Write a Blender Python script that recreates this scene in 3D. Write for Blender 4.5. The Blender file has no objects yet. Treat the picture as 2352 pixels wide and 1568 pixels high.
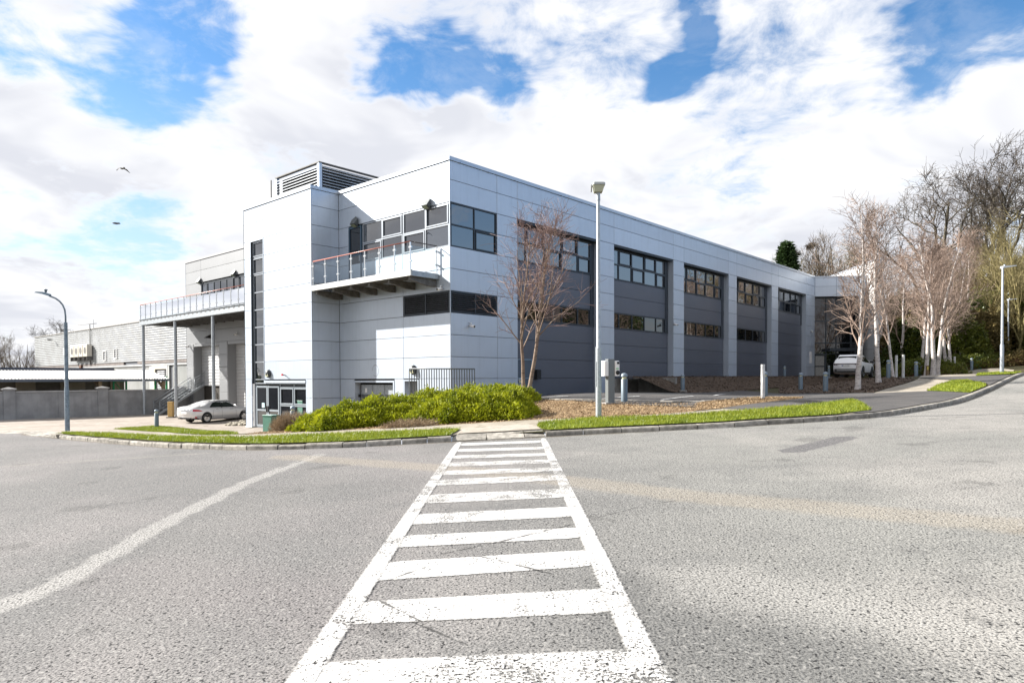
import bpy, bmesh, math, random
import numpy as np
from mathutils import Vector, Matrix, Euler
SC = bpy.context.scene
COL = SC.collection
R_ = math.radians
# ------------------------------------------------------------------ camera
F, PY, PITCH, ROLL, TH = 1568.0, 898.3, .01896, -.00455, .84527
cam = bpy.data.cameras.new('camera'); cam_o = bpy.data.objects.new('camera', cam); COL.objects.link(cam_o)
cam.sensor_width = 36; cam.lens = 36 * F / 2352; cam.clip_end = 6000; cam.clip_start = .05
cam.shift_y = (PY - 784) / 2352
cp, sp, cr, sr = math.cos(PITCH), math.sin(PITCH), math.cos(ROLL), math.sin(ROLL)
FW = np.array([0, cp, -sp]); _u = np.array([0, sp, cp]); _r = np.array([1., 0, 0])
RT, UP = cr * _r + sr * _u, -sr * _r + cr * _u
cam_o.matrix_world = Matrix(((RT[0], UP[0], -FW[0], 0), (RT[1], UP[1], -FW[1], 0), (RT[2], UP[2], -FW[2], 0), (0, 0, 0, 1)))
SC.camera = cam_o
# ------------------------------------------------------------------ sun, exposure
SUN_EL = 30.0
SUN_DIR = np.array([-.973, .231]); SUN_DIR = SUN_DIR / np.hypot(*SUN_DIR)      # towards the sun, horizontal
sun = bpy.data.lights.new('sun', 'SUN'); sun.energy = 4.6; sun.angle = R_(.55); sun.color = (1, .955, .88)
sun_o = bpy.data.objects.new('sun', sun); COL.objects.link(sun_o)
_s = Vector((SUN_DIR[0] * math.cos(R_(SUN_EL)), SUN_DIR[1] * math.cos(R_(SUN_EL)), math.sin(R_(SUN_EL))))
sun_o.rotation_euler = (-_s).to_track_quat('-Z', 'Y').to_euler()
sun_o.location = (-60, 20, 60)
SC.view_settings.view_transform = 'Standard'; SC.view_settings.look = 'None'
SC.view_settings.exposure = 1.42; SC.view_settings.gamma = 1.0; SC.view_settings.use_curve_mapping = False

W = bpy.data.worlds.new('World'); SC.world = W; W.use_nodes = True
SC.cycles.max_bounces = 6; SC.cycles.diffuse_bounces = 2; SC.cycles.glossy_bounces = 3; SC.cycles.transmission_bounces = 4; SC.cycles.transparent_max_bounces = 12
SC.cycles.use_denoising = True
SC.cycles.caustics_reflective = False; SC.cycles.caustics_refractive = False
W.cycles.sampling_method = 'MANUAL'; W.cycles.sample_map_resolution = 512
def ray(x, y): return FW + RT * ((x - 1176) / F) + UP * ((PY - y) / F)
# ------------------------------------------------------------------ world: blue sky and broken cloud
class NT:
    def __init__(s, tree): s.t = tree; s.t.nodes.clear()
    def n(s, typ, **kw):
        nd = s.t.nodes.new(typ)
        for k, v in kw.items():
            if k == 'ins':
                for i, val in v.items():
                    if hasattr(val, 'is_output') or isinstance(val, bpy.types.NodeSocket): s.t.links.new(val, nd.inputs[i])
                    else: nd.inputs[i].default_value = val
            else: setattr(nd, k, v)
        return nd
    def m(s, op, a, b=None, c=None, clamp=False):
        nd = s.t.nodes.new('ShaderNodeMath'); nd.operation = op; nd.use_clamp = clamp
        for i, v in enumerate((a, b, c)):
            if v is None: continue
            if isinstance(v, bpy.types.NodeSocket): s.t.links.new(v, nd.inputs[i])
            else: nd.inputs[i].default_value = v
        return nd.outputs[0]
    def vm(s, op, a, b=None, out=0):
        nd = s.t.nodes.new('ShaderNodeVectorMath'); nd.operation = op
        for i, v in enumerate((a, b)):
            if v is None: continue
            if isinstance(v, bpy.types.NodeSocket): s.t.links.new(v, nd.inputs[i])
            else: nd.inputs[i].default_value = v
        return nd.outputs['Value'] if op in ('DOT_PRODUCT', 'LENGTH', 'DISTANCE') else nd.outputs[0]
    def noise(s, vec, scale, detail=2, rough=.5, dist=0, out='Fac', dim='3D'):
        nd = s.n('ShaderNodeTexNoise'); nd.noise_dimensions = dim; nd.inputs['Scale'].default_value = scale; nd.inputs['Detail'].default_value = detail
        nd.inputs['Roughness'].default_value = rough; nd.inputs['Distortion'].default_value = dist
        if vec is not None: s.t.links.new(vec, nd.inputs['Vector'])
        return nd.outputs[out]
    def ss(s, v, lo, hi, a=0., b=1.):
        nd = s.n('ShaderNodeMapRange'); nd.interpolation_type = 'SMOOTHSTEP'
        s.t.links.new(v, nd.inputs['Value'])
        for k, q in zip(('From Min', 'From Max', 'To Min', 'To Max'), (lo, hi, a, b)): nd.inputs[k].default_value = q
        return nd.outputs[0]
    def mix(s, f, a, b, mode='MIX'):
        nd = s.n('ShaderNodeMix'); nd.data_type = 'RGBA'; nd.blend_type = mode
        for i, v in ((0, f), (6, a), (7, b)):
            if isinstance(v, bpy.types.NodeSocket): s.t.links.new(v, nd.inputs[i])
            elif i == 0: nd.inputs[0].default_value = v
            else: nd.inputs[i].default_value = (*v, 1) if len(v) == 3 else v
        return nd.outputs[2]
def build_world():
    g = NT(W.node_tree)
    geo = g.n('ShaderNodeTexCoord').outputs['Generated']
    d = g.vm('NORMALIZE', geo)
    sky = g.n('ShaderNodeTexSky'); sky.sky_type = 'NISHITA'; sky.sun_disc = False
    sky.sun_elevation = R_(SUN_EL); sky.sun_rotation = math.atan2(SUN_DIR[0], SUN_DIR[1])
    sky.air_density = 1.0; sky.dust_density = .35; sky.ozone_density = 2.2
    hs = g.n('ShaderNodeHueSaturation', ins={'Color': sky.outputs[0]}); hs.inputs['Saturation'].default_value = 1.25; hs.inputs['Value'].default_value = .98
    sep = g.n('ShaderNodeSeparateXYZ', ins={0: d})
    el = g.m('MAXIMUM', sep.outputs['Z'], 0.0)
    den = g.m('ADD', el, .20)
    pv = g.n('ShaderNodeCombineXYZ', ins={0: g.m('DIVIDE', sep.outputs['X'], den), 1: g.m('DIVIDE', sep.outputs['Y'], den), 2: 0.0}).outputs[0]
    big = g.noise(pv, 1.15, 5, .60, .35, dim='2D')
    fine = g.noise(pv, 5.6, 6, .66, .25, dim='2D')
    n = g.m('ADD', g.m('MULTIPLY', big, .62), g.m('MULTIPLY', fine, .38))
    cov = g.m('MULTIPLY_ADD', g.m('SUBTRACT', n, .5), 1.75, .875)
    # the gaps seen in the photograph: (x, y, radius, depth) in picture units turned into sky directions
    sc = g.n('ShaderNodeVectorMath'); sc.operation = 'SCALE'; sc.inputs['Scale'].default_value = .26
    g.t.links.new(g.vm('SUBTRACT', g.noise(pv, 2.4, 4, .62, 0, 'Color', dim='2D'), (.5, .5, .5)), sc.inputs[0])
    wob = g.vm('ADD', d, sc.outputs[0])
    holes = [(400, 110, .105, .34), (270, 165, .085, .24), (490, 60, .065, .24), (45, 110, .07, .18), (955, 205, .078, .40), (1065, 200, .062, .26), (890, 165, .05, .18),
             (1160, 215, .045, .18), (1260, 70, .05, .17), (1545, 80, .052, .37), (1570, 150, .042, .22), (1700, 190, .08, .10), (2270, 25, .12, .27), (2200, 90, .10, .17), (300, 590, .09, .27), (120, 400, .04, .16), (60, 560, .08, .10),
             (2310, 420, .09, .12), (640, -260, .22, .16), (1300, -420, .3, .16), (2900, -200, .3, .16), (-500, 100, .2, .14)]
    for (x, y, r, dep) in holes:
        v = ray(x, y); v = v / np.linalg.norm(v)
        dist = g.vm('DISTANCE', wob, tuple(v))
        cov = g.m('SUBTRACT', cov, g.ss(dist, r * 1.35, r * .1, 0, dep))
    # clearer air away to the right and behind, as the windows and the shaded wall mirror it
    back = g.vm('DOT_PRODUCT', d, (.97, -.24, 0.0))
    cov = g.m('SUBTRACT', cov, g.ss(back, .48, .82, 0, .50))
    dens = g.ss(cov, .37, .77)
    veil = g.m('MULTIPLY', g.ss(fine, .40, .68), g.ss(big, .36, .60, .10, .50))
    dens = g.m('MAXIMUM', dens, g.m('MULTIPLY', veil, g.ss(back, .80, .45)))
    shade = g.noise(pv, 1.9, 4, .55, .4, dim='2D')
    sh2 = g.m('MULTIPLY', g.ss(shade, .38, .66), g.ss(cov, .56, .82))
    ccol = g.mix(sh2, (5.3, 5.33, 5.45), (3.95, 4.05, 4.4))
    # thin haze low down
    hz = g.ss(el, .03, .42, .72, 0.0)
    skc = g.mix(hz, hs.outputs[0], (3.7, 4.35, 5.5))
    colr = g.mix(dens, skc, ccol)
    bg = g.n('ShaderNodeBackground', ins={'Color': colr, 'Strength': .075})
    o = g.n('ShaderNodeOutputWorld', ins={0: bg.outputs[0]})
build_world()
# ------------------------------------------------------------------ materials
MATS = {}
def mat(name, color=(.5, .5, .5), rough=.6, metal=0., spec=.5, var=0., vscale=3., bump=0., bscale=40., obj_var=0., col2=None, ior=None, streak=0., emis=None, coat=0., alpha=None, aniso=None, detail=4, coord='Object'):
    if name in MATS: return MATS[name]
    m = bpy.data.materials.new(name); m.use_nodes = True; g = NT(m.node_tree)
    tc = g.n('ShaderNodeTexCoord'); co = tc.outputs[coord]
    if coord == 'Position': pass
    c = None
    base = (*color, 1)
    cs = g.n('ShaderNodeRGB'); cs.outputs[0].default_value = base; c = cs.outputs[0]
    if col2 is not None or var:
        nz = g.noise(co, vscale, detail, .6)
        c = g.mix(g.ss(nz, .32, .68), c, col2 if col2 is not None else tuple(q * (1 - var) for q in color))
    if streak:
        mp = g.n('ShaderNodeMapping', ins={'Vector': co}); mp.inputs['Scale'].default_value = (2.2, 2.2, .16)
        nz = g.noise(mp.outputs[0], 2.4, 5, .6)
        c = g.mix(g.ss(nz, .45, .78, 0, streak), c, tuple(q * .55 for q in color))
    if obj_var:
        oi = g.n('ShaderNodeObjectInfo')
        f = g.m('MULTIPLY_ADD', oi.outputs['Random'], 2 * obj_var, 1 - obj_var)
        c = g.mix(1.0, c, g.n('ShaderNodeCombineColor', ins={0: f, 1: f, 2: f}).outputs[0], 'MULTIPLY')
    b = g.n('ShaderNodeBsdfPrincipled', ins={'Base Color': c, 'Roughness': rough, 'Metallic': metal, 'Specular IOR Level': spec})
    if ior: b.inputs['IOR'].default_value = ior
    if coat: b.inputs['Coat Weight'].default_value = coat; b.inputs['Coat Roughness'].default_value = .05
    if emis: b.inputs['Emission Color'].default_value = (*emis[:3], 1); b.inputs['Emission Strength'].default_value = emis[3]
    if bump:
        nz = g.noise(co, bscale, 3, .6)
        bp = g.n('ShaderNodeBump', ins={'Height': nz, 'Strength': bump, 'Distance': .02}); g.t.links.new(bp.outputs[0], b.inputs['Normal'])
    g.n('ShaderNodeOutputMaterial', ins={0: b.outputs[0]})
    MATS[name] = m
    return m
def leaf_mat(name, c1, c2, rough=.5, trans=.25, scale=1.2):
    if name in MATS: return MATS[name]
    m = bpy.data.materials.new(name); m.use_nodes = True; g = NT(m.node_tree)
    co = g.n('ShaderNodeTexCoord').outputs['Object']
    nz = g.noise(co, scale, 4, .7); n2 = g.noise(co, scale * 14, 2, .6)
    f = g.ss(g.m('ADD', g.m('MULTIPLY', nz, .55), g.m('MULTIPLY', n2, .45)), .36, .64)
    c = g.mix(f, c1, c2)
    b = g.n('ShaderNodeBsdfPrincipled', ins={'Base Color': c, 'Roughness': rough, 'Specular IOR Level': .3})
    t = g.n('ShaderNodeBsdfTranslucent', ins={'Color': c})
    mx = g.n('ShaderNodeMixShader', ins={0: trans, 1: b.outputs[0], 2: t.outputs[0]})
    g.n('ShaderNodeOutputMaterial', ins={0: mx.outputs[0]})
    MATS[name] = m; return m
def glass_mat(name, tint=(.012, .016, .02), ior=2.3, rough=.015, wave=.05):
    if name in MATS: return MATS[name]
    m = bpy.data.materials.new(name); m.use_nodes = True; g = NT(m.node_tree)
    co = g.n('ShaderNodeTexCoord').outputs['Object']
    rnd = g.n('ShaderNodeObjectInfo').outputs['Random']
    cc = g.mix(g.ss(rnd, .72, .76), tint, tuple(q * 3 + .018 for q in tint)) if wave else g.mix(0., tint, tint)
    b = g.n('ShaderNodeBsdfPrincipled', ins={'Base Color': cc, 'Roughness': rough, 'IOR': ior})
    if wave:
        nz = g.noise(co, .7, 2, .5)
        bp = g.n('ShaderNodeBump', ins={'Height': nz, 'Strength': wave, 'Distance': .1}); g.t.links.new(bp.outputs[0], b.inputs['Normal'])
    g.n('ShaderNodeOutputMaterial', ins={0: b.outputs[0]})
    MATS[name] = m; return m
def clear_glass(name, tint=(.80, .90, .92), f0=1.5, base=.05):
    if name in MATS: return MATS[name]
    m = bpy.data.materials.new(name); m.use_nodes = True; g = NT(m.node_tree)
    fr = g.n('ShaderNodeFresnel', ins={'IOR': f0})
    t = g.n('ShaderNodeBsdfTransparent', ins={'Color': (*tint, 1)}); gl = g.n('ShaderNodeBsdfGlossy', ins={'Color': (.95, .97, 1, 1), 'Roughness': .01})
    mx = g.n('ShaderNodeMixShader', ins={0: g.m('ADD', fr.outputs[0], base, clamp=True), 1: t.outputs[0], 2: gl.outputs[0]})
    g.n('ShaderNodeOutputMaterial', ins={0: mx.outputs[0]})
    MATS[name] = m; return m
# ------------------------------------------------------------------ mesh helpers
def raw_mesh(name, V, faces_flat, sizes, smooth=False, mi=None):
    me = bpy.data.meshes.new(name)
    V = np.asarray(V, np.float32); ff = np.asarray(faces_flat, np.int32); sz = np.asarray(sizes, np.int32)
    me.vertices.add(len(V)); me.vertices.foreach_set('co', V.ravel())
    me.loops.add(len(ff)); me.loops.foreach_set('vertex_index', ff)
    me.polygons.add(len(sz)); st = np.concatenate(([0], np.cumsum(sz)[:-1])).astype(np.int32)
    me.polygons.foreach_set('loop_start', st)
    try: me.polygons.foreach_set('loop_total', sz)
    except Exception: pass
    me.polygons.foreach_set('use_smooth', np.full(len(sz), bool(smooth)))
    if mi is not None: me.polygons.foreach_set('material_index', np.asarray(mi, np.int32))
    me.update(calc_edges=True); me.validate()
    return me
def link(name, me, m=None, parent=None, loc=None):
    o = bpy.data.objects.new(name, me); COL.objects.link(o)
    if m is not None and me is not None and len(me.materials) == 0:
        for q in (m if isinstance(m, (list, tuple)) else (m,)): me.materials.append(q)
    if parent is not None: o.parent = parent
    if loc is not None: o.location = loc
    return o
def tag(o, label=None, cat=None, group=None, kind=None):
    if label: o['label'] = label
    if cat: o['category'] = cat
    if group: o['group'] = group
    if kind: o['kind'] = kind
    return o
def empty(name, loc=(0, 0, 0), rz=0., label=None, cat=None, group=None):
    o = bpy.data.objects.new(name, None); COL.objects.link(o); o.location = loc; o.rotation_euler = (0, 0, rz); o.empty_display_size = .2
    return tag(o, label, cat, group)
class MB:
    def __init__(s): s.v = []; s.f = []; s.sm = []
    def add(s, V, Fs, smooth=False):
        k = len(s.v); s.v += [tuple(map(float, q)) for q in V]
        for f in Fs: s.f.append(tuple(i + k for i in f)); s.sm.append(smooth)
        return s
    def box(s, x0, x1, y0, y1, z0, z1):
        x0, x1 = min(x0, x1), max(x0, x1); y0, y1 = min(y0, y1), max(y0, y1); z0, z1 = min(z0, z1), max(z0, z1)
        V = [(x0, y0, z0), (x1, y0, z0), (x1, y1, z0), (x0, y1, z0), (x0, y0, z1), (x1, y0, z1), (x1, y1, z1), (x0, y1, z1)]
        return s.add(V, [(0, 3, 2, 1), (4, 5, 6, 7), (0, 1, 5, 4), (1, 2, 6, 5), (2, 3, 7, 6), (3, 0, 4, 7)])
    def cbox(s, x0, x1, y0, y1, z0, z1, b):
        # box with chamfered vertical and top edges
        P = [(x0 + b, y0), (x1 - b, y0), (x1, y0 + b), (x1, y1 - b), (x1 - b, y1), (x0 + b, y1), (x0, y1 - b), (x0, y0 + b)]
        cx, cy = (x0 + x1) / 2, (y0 + y1) / 2
        def ins(p): return (p[0] + (b if p[0] < cx else -b) * .7, p[1] + (b if p[1] < cy else -b) * .7)
        V = [(*p, z0) for p in P] + [(*p, z1 - b) for p in P] + [(*ins(p), z1) for p in P]
        Fs = [tuple(range(7, -1, -1)), tuple(range(16, 24))]
        for r in (0, 8):
            for i in range(8): j = (i + 1) % 8; Fs.append((r + i, r + j, r + 8 + j, r + 8 + i))
        return s.add(V, Fs)
    def prism(s, pts, z0, z1):
        n = len(pts); a = sum(pts[i][0] * pts[(i + 1) % n][1] - pts[(i + 1) % n][0] * pts[i][1] for i in range(n))
        if a < 0: pts = pts[::-1]
        V = [(*p, z0) for p in pts] + [(*p, z1) for p in pts]
        return s.add(V, [tuple(range(n - 1, -1, -1)), tuple(range(n, 2 * n))] + [(i, (i + 1) % n, n + (i + 1) % n, n + i) for i in range(n)])
    def tube(s, pts, r, k=8, caps=True, smooth=True):
        pts = [np.array(p, float) for p in pts]; n = len(pts); rs = r if isinstance(r, (list, tuple)) else [r] * n
        V = []; up = None
        for i in range(n):
            t = pts[min(i + 1, n - 1)] - pts[max(i - 1, 0)]; t /= (np.linalg.norm(t) + 1e-9)
            if up is None: up = np.array([0, 0, 1.]) if abs(t[2]) < .9 else np.array([1., 0, 0])
            a = np.cross(t, up); a /= (np.linalg.norm(a) + 1e-9); b = np.cross(a, t); up = b
            for j in range(k):
                q = 2 * math.pi * j / k; V.append(pts[i] + rs[i] * (a * math.cos(q) + b * math.sin(q)))
        Fs = [(i * k + j, i * k + (j + 1) % k, (i + 1) * k + (j + 1) % k, (i + 1) * k + j) for i in range(n - 1) for j in range(k)]
        k0 = len(s.v); s.add(V, Fs, smooth)
        if caps: s.f += [tuple(k0 + j for j in range(k - 1, -1, -1)), tuple(k0 + (n - 1) * k + j for j in range(k))]; s.sm += [False, False]
        return s
    def lathe(s, prof, k=16, c=(0, 0), smooth=True, axis='z'):
        V = []
        for (r, z) in prof:
            for j in range(k):
                q = 2 * math.pi * j / k; V.append((c[0] + r * math.cos(q), c[1] + r * math.sin(q), z))
        if axis == 'y': V = [(x, z, y) for (x, y, z) in V]
        n = len(prof)
        Fs = [(i * k + j, i * k + (j + 1) % k, (i + 1) * k + (j + 1) % k, (i + 1) * k + j) for i in range(n - 1) for j in range(k)]
        if axis == 'y': Fs = [f[::-1] for f in Fs]
        return s.add(V, Fs, smooth)
    def mesh(s, name):
        ff = [i for f in s.f for i in f]; me = raw_mesh(name, s.v, ff, [len(f) for f in s.f])
        if len(me.polygons) == len(s.sm): me.polygons.foreach_set('use_smooth', np.array(s.sm, bool))
        return me
    def build(s, name, m, parent=None, loc=None): return link(name, s.mesh(name), m, parent, loc)
def copy_tree(o, parent=None):
    c = o.copy(); COL.objects.link(c); c.parent = parent
    for ch in list(o.children): copy_tree(ch, c)
    return c
rng = np.random.default_rng(7); random.seed(7)
# ------------------------------------------------------------------ the building's own frame
ZC = 31.0
_d = ray(1033, 500); CO = _d * (ZC / _d[1]); CO[2] = 0
DR = np.array([math.cos(TH), math.sin(TH), 0]); DL = np.array([-math.sin(TH), math.cos(TH), 0])
def world(x, y, z=0.): return CO + DR * x + DL * y + np.array([0, 0, z])
def local(P): q = np.array(P, float) - CO; return float(q @ DR), float(q @ DL)
def atZ(px, py, Z): d = ray(px, py); return d * (Z / d[1])
def XY(px, Z, py=890): d = ray(px, py); return float(d[0] * Z / d[1]), float(Z)
# ------------------------------------------------------------------ terrain (heights relative to the eye)
def plane(X, Y): return -1.75 + .019 * Y + .042 * X
_cp = []
def cpx(px, py, Z, dz=-.10): P = atZ(px, py, Z); _cp.append((P[0], P[1], P[2] + dz))
for X in (-22, -12, -4, 4, 12, 22):
    for Y in (-12, 2, 9): _cp.append((X, Y, plane(X, Y)))
for X, Y in [(-20.3, 27), (-12.8, 21), (-6.2, 16.5), (-1.4, 16.1), (.8, 16.4), (4, 16.4), (7.2, 16.9), (9.6, 17.4), (11.5, 18.8), (17.2, 24.7), (26.7, 35.6), (-30, 24), (-40, 15), (30, 25), (40, 20), (45, 45), (36, 30)]:
    _cp.append((X, Y, plane(X, Y)))
for q in [(1434, 925, 23.9), (1755, 914.4, 26.3), (1895.7, 903.4, 32.7), (1839, 900, 37.0), (1969, 896, 31.5), (2019, 878, 38.), (2040.5, 868, 39.5), (2104, 866.4, 44.7), (2113, 862.4, 56.), (2231.6, 850, 58.7), (2301, 860, 40.), (2315, 842, 64.), (1375, 962, 19.), (1224, 912, 27.5),
          (360, 981.9, 38.8), (155, 993, 31.8), (622, 997, 29.5), (570, 980, 40.5), (1601, 929, 22.)]: cpx(*q)
for (x, y, z) in [(-1.7, 9, -2.78), (-1.7, 15.7, -2.78), (-6, 20, -2.74), (-9, 36.5, -2.78), (-25, 36.5, -2.8), (0, 30, -2.78), (4, 36, -2.78), (20, 45, -2.78), (5, 60, -2.78), (0, 0, -2.3), (6, 0, -.95), (9, -1, -.9), (13, -4.5, -.88), (22, -5, -.86), (33, -6, -.75), (52, -3, -.02), (49, -10, -.03), (60, -5, .2), (44, -13, -.05), (30, 10, -.5), (10, 15, -1.5), (-60, 30, -2.8)]:
    P = world(x, y, z); _cp.append((P[0], P[1], z - .10))
for (X, Y, z) in [(55, 75, 2.2), (45, 80, 2.6), (70, 60, 2.8), (60, 95, 3.6), (85, 85, 4.6), (20, 110, 1.), (0, 120, -1), (-40, 120, -2.8), (-90, 70, -3.2), (38, 70, .9)]: _cp.append((X, Y, z))
_cp = np.array(_cp)
def _phi(r): return np.where(r > 0, r * r * np.log(r + 1e-12), 0)
_A = _cp[:, :2] / 20.; _b = _cp[:, 2] - plane(_cp[:, 0], _cp[:, 1]); _n = len(_A)
_K = _phi(np.linalg.norm(_A[:, None] - _A[None], axis=2)) + np.eye(_n) * .004
_Pm = np.c_[np.ones(_n), _A]
_M = np.block([[_K, _Pm], [_Pm.T, np.zeros((3, 3))]]); _w = np.linalg.solve(_M, np.r_[_b, 0, 0, 0])
def G(X, Y):
    X = np.asarray(X, float); Y = np.asarray(Y, float); sh = X.shape; x = X.ravel(); y = Y.ravel()
    out = np.zeros(len(x))
    for i in range(0, len(x), 20000):
        q = np.c_[x[i:i + 20000], y[i:i + 20000]] / 20.
        r = np.linalg.norm(q[:, None] - _A[None], axis=2)
        res = _phi(r) @ _w[:_n] + np.c_[np.ones(len(q)), q] @ _w[_n:]
        d = np.hypot(x[i:i + 20000], y[i:i + 20000] - 40)
        k = np.clip((150 - d) / 60., 0, 1); k = k * k * (3 - 2 * k)
        front = np.clip((y[i:i + 20000] + 25) / 25., 0, 1)
        out[i:i + 20000] = np.clip(plane(x[i:i + 20000], y[i:i + 20000]), -4.2, 4.5) + np.clip(res, -3, 4) * k * front
    return out.reshape(sh)
def g1(X, Y): return float(G(np.array([X]), np.array([Y]))[0])
def gpx(px, py, off=.10):
    """where the line of sight through a picture point meets the ground"""
    d = ray(px, py); d = d / d[1]; t = np.arange(2., 140, .2)
    f = d[2] * t - (G(d[0] * t, t) + off); k = np.argmax(f <= 0)
    if f[k] > 0: k = len(t) - 1
    a, b = t[max(k - 1, 0)], t[k]
    for _ in range(18):
        mth = (a + b) / 2
        if d[2] * mth - (g1(d[0] * mth, mth) + off) <= 0: b = mth
        else: a = mth
    return np.array([d[0] * b, b, d[2] * b])
def gxy(L, off=.10): return [tuple(gpx(x, y, off)[:2]) for x, y in L]
def drape(name, poly, off, m, cell=1.0, hf=None, smooth=True):
    bm = bmesh.new(); vs = [bm.verts.new((x, y, 0)) for x, y in poly]; f = bm.faces.new(vs)
    bmesh.ops.triangulate(bm, faces=[f])
    xs = [p[0] for p in poly]; ys = [p[1] for p in poly]
    for ax, lo, hi in ((0, min(xs), max(xs)), (1, min(ys), max(ys))):
        for k in range(math.ceil(lo / cell), math.floor(hi / cell) + 1):
            co = [0, 0, 0]; co[ax] = k * cell; no = [0, 0, 0]; no[ax] = 1
            bmesh.ops.bisect_plane(bm, geom=bm.verts[:] + bm.edges[:] + bm.faces[:], plane_co=co, plane_no=no, dist=1e-5)
    bmesh.ops.triangulate(bm, faces=bm.faces[:])
    P = np.array([v.co[:2] for v in bm.verts]); z = (hf(P[:, 0], P[:, 1]) if hf else G(P[:, 0], P[:, 1])) + off
    for v, q in zip(bm.verts, z): v.co.z = q
    for fc in bm.faces:
        fc.smooth = smooth
        if fc.normal.z < 0: fc.normal_flip()
    bm.normal_update()
    for fc in bm.faces:
        if fc.normal.z < 0: fc.normal_flip()
    me = bpy.data.meshes.new(name); bm.to_mesh(me); bm.free()
    return link(name, me, m)
def tess(poly): # even-odd point test
    P = np.array(poly)
    def inside(x, y):
        r = np.zeros(len(x), bool); j = len(P) - 1
        for i in range(len(P)):
            xi, yi, xj, yj = *P[i], *P[j]
            c = ((yi > y) != (yj > y)) & (x < (xj - xi) * (y - yi) / (yj - yi + 1e-12) + xi); r ^= c; j = i
        return r
    return inside
def smooth_line(L, n=4):
    L = [np.array(p, float) for p in L]; out = []
    for i in range(len(L) - 1):
        p0, p1, p2, p3 = L[max(i - 1, 0)], L[i], L[i + 1], L[min(i + 2, len(L) - 1)]
        for k in range(n):
            t = k / n; out.append(.5 * ((2 * p1) + (-p0 + p2) * t + (2 * p0 - 5 * p1 + 4 * p2 - p3) * t * t + (-p0 + 3 * p1 - 3 * p2 + p3) * t ** 3))
    out.append(L[-1]); return [tuple(map(float, p)) for p in out]
def resample(L, step):
    P = np.array(L); s = np.r_[0, np.cumsum(np.linalg.norm(np.diff(P, axis=0), axis=1))]; n = max(2, int(round(s[-1] / step)) + 1)
    q = np.linspace(0, s[-1], n); return np.c_[[np.interp(q, s, P[:, k]) for k in range(P.shape[1])]].T
def offset_line(P, d):
    P = np.array(P); t = np.gradient(P, axis=0); t /= np.linalg.norm(t, axis=1)[:, None] + 1e-9
    return P + np.c_[-t[:, 1], t[:, 0]] * d
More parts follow.
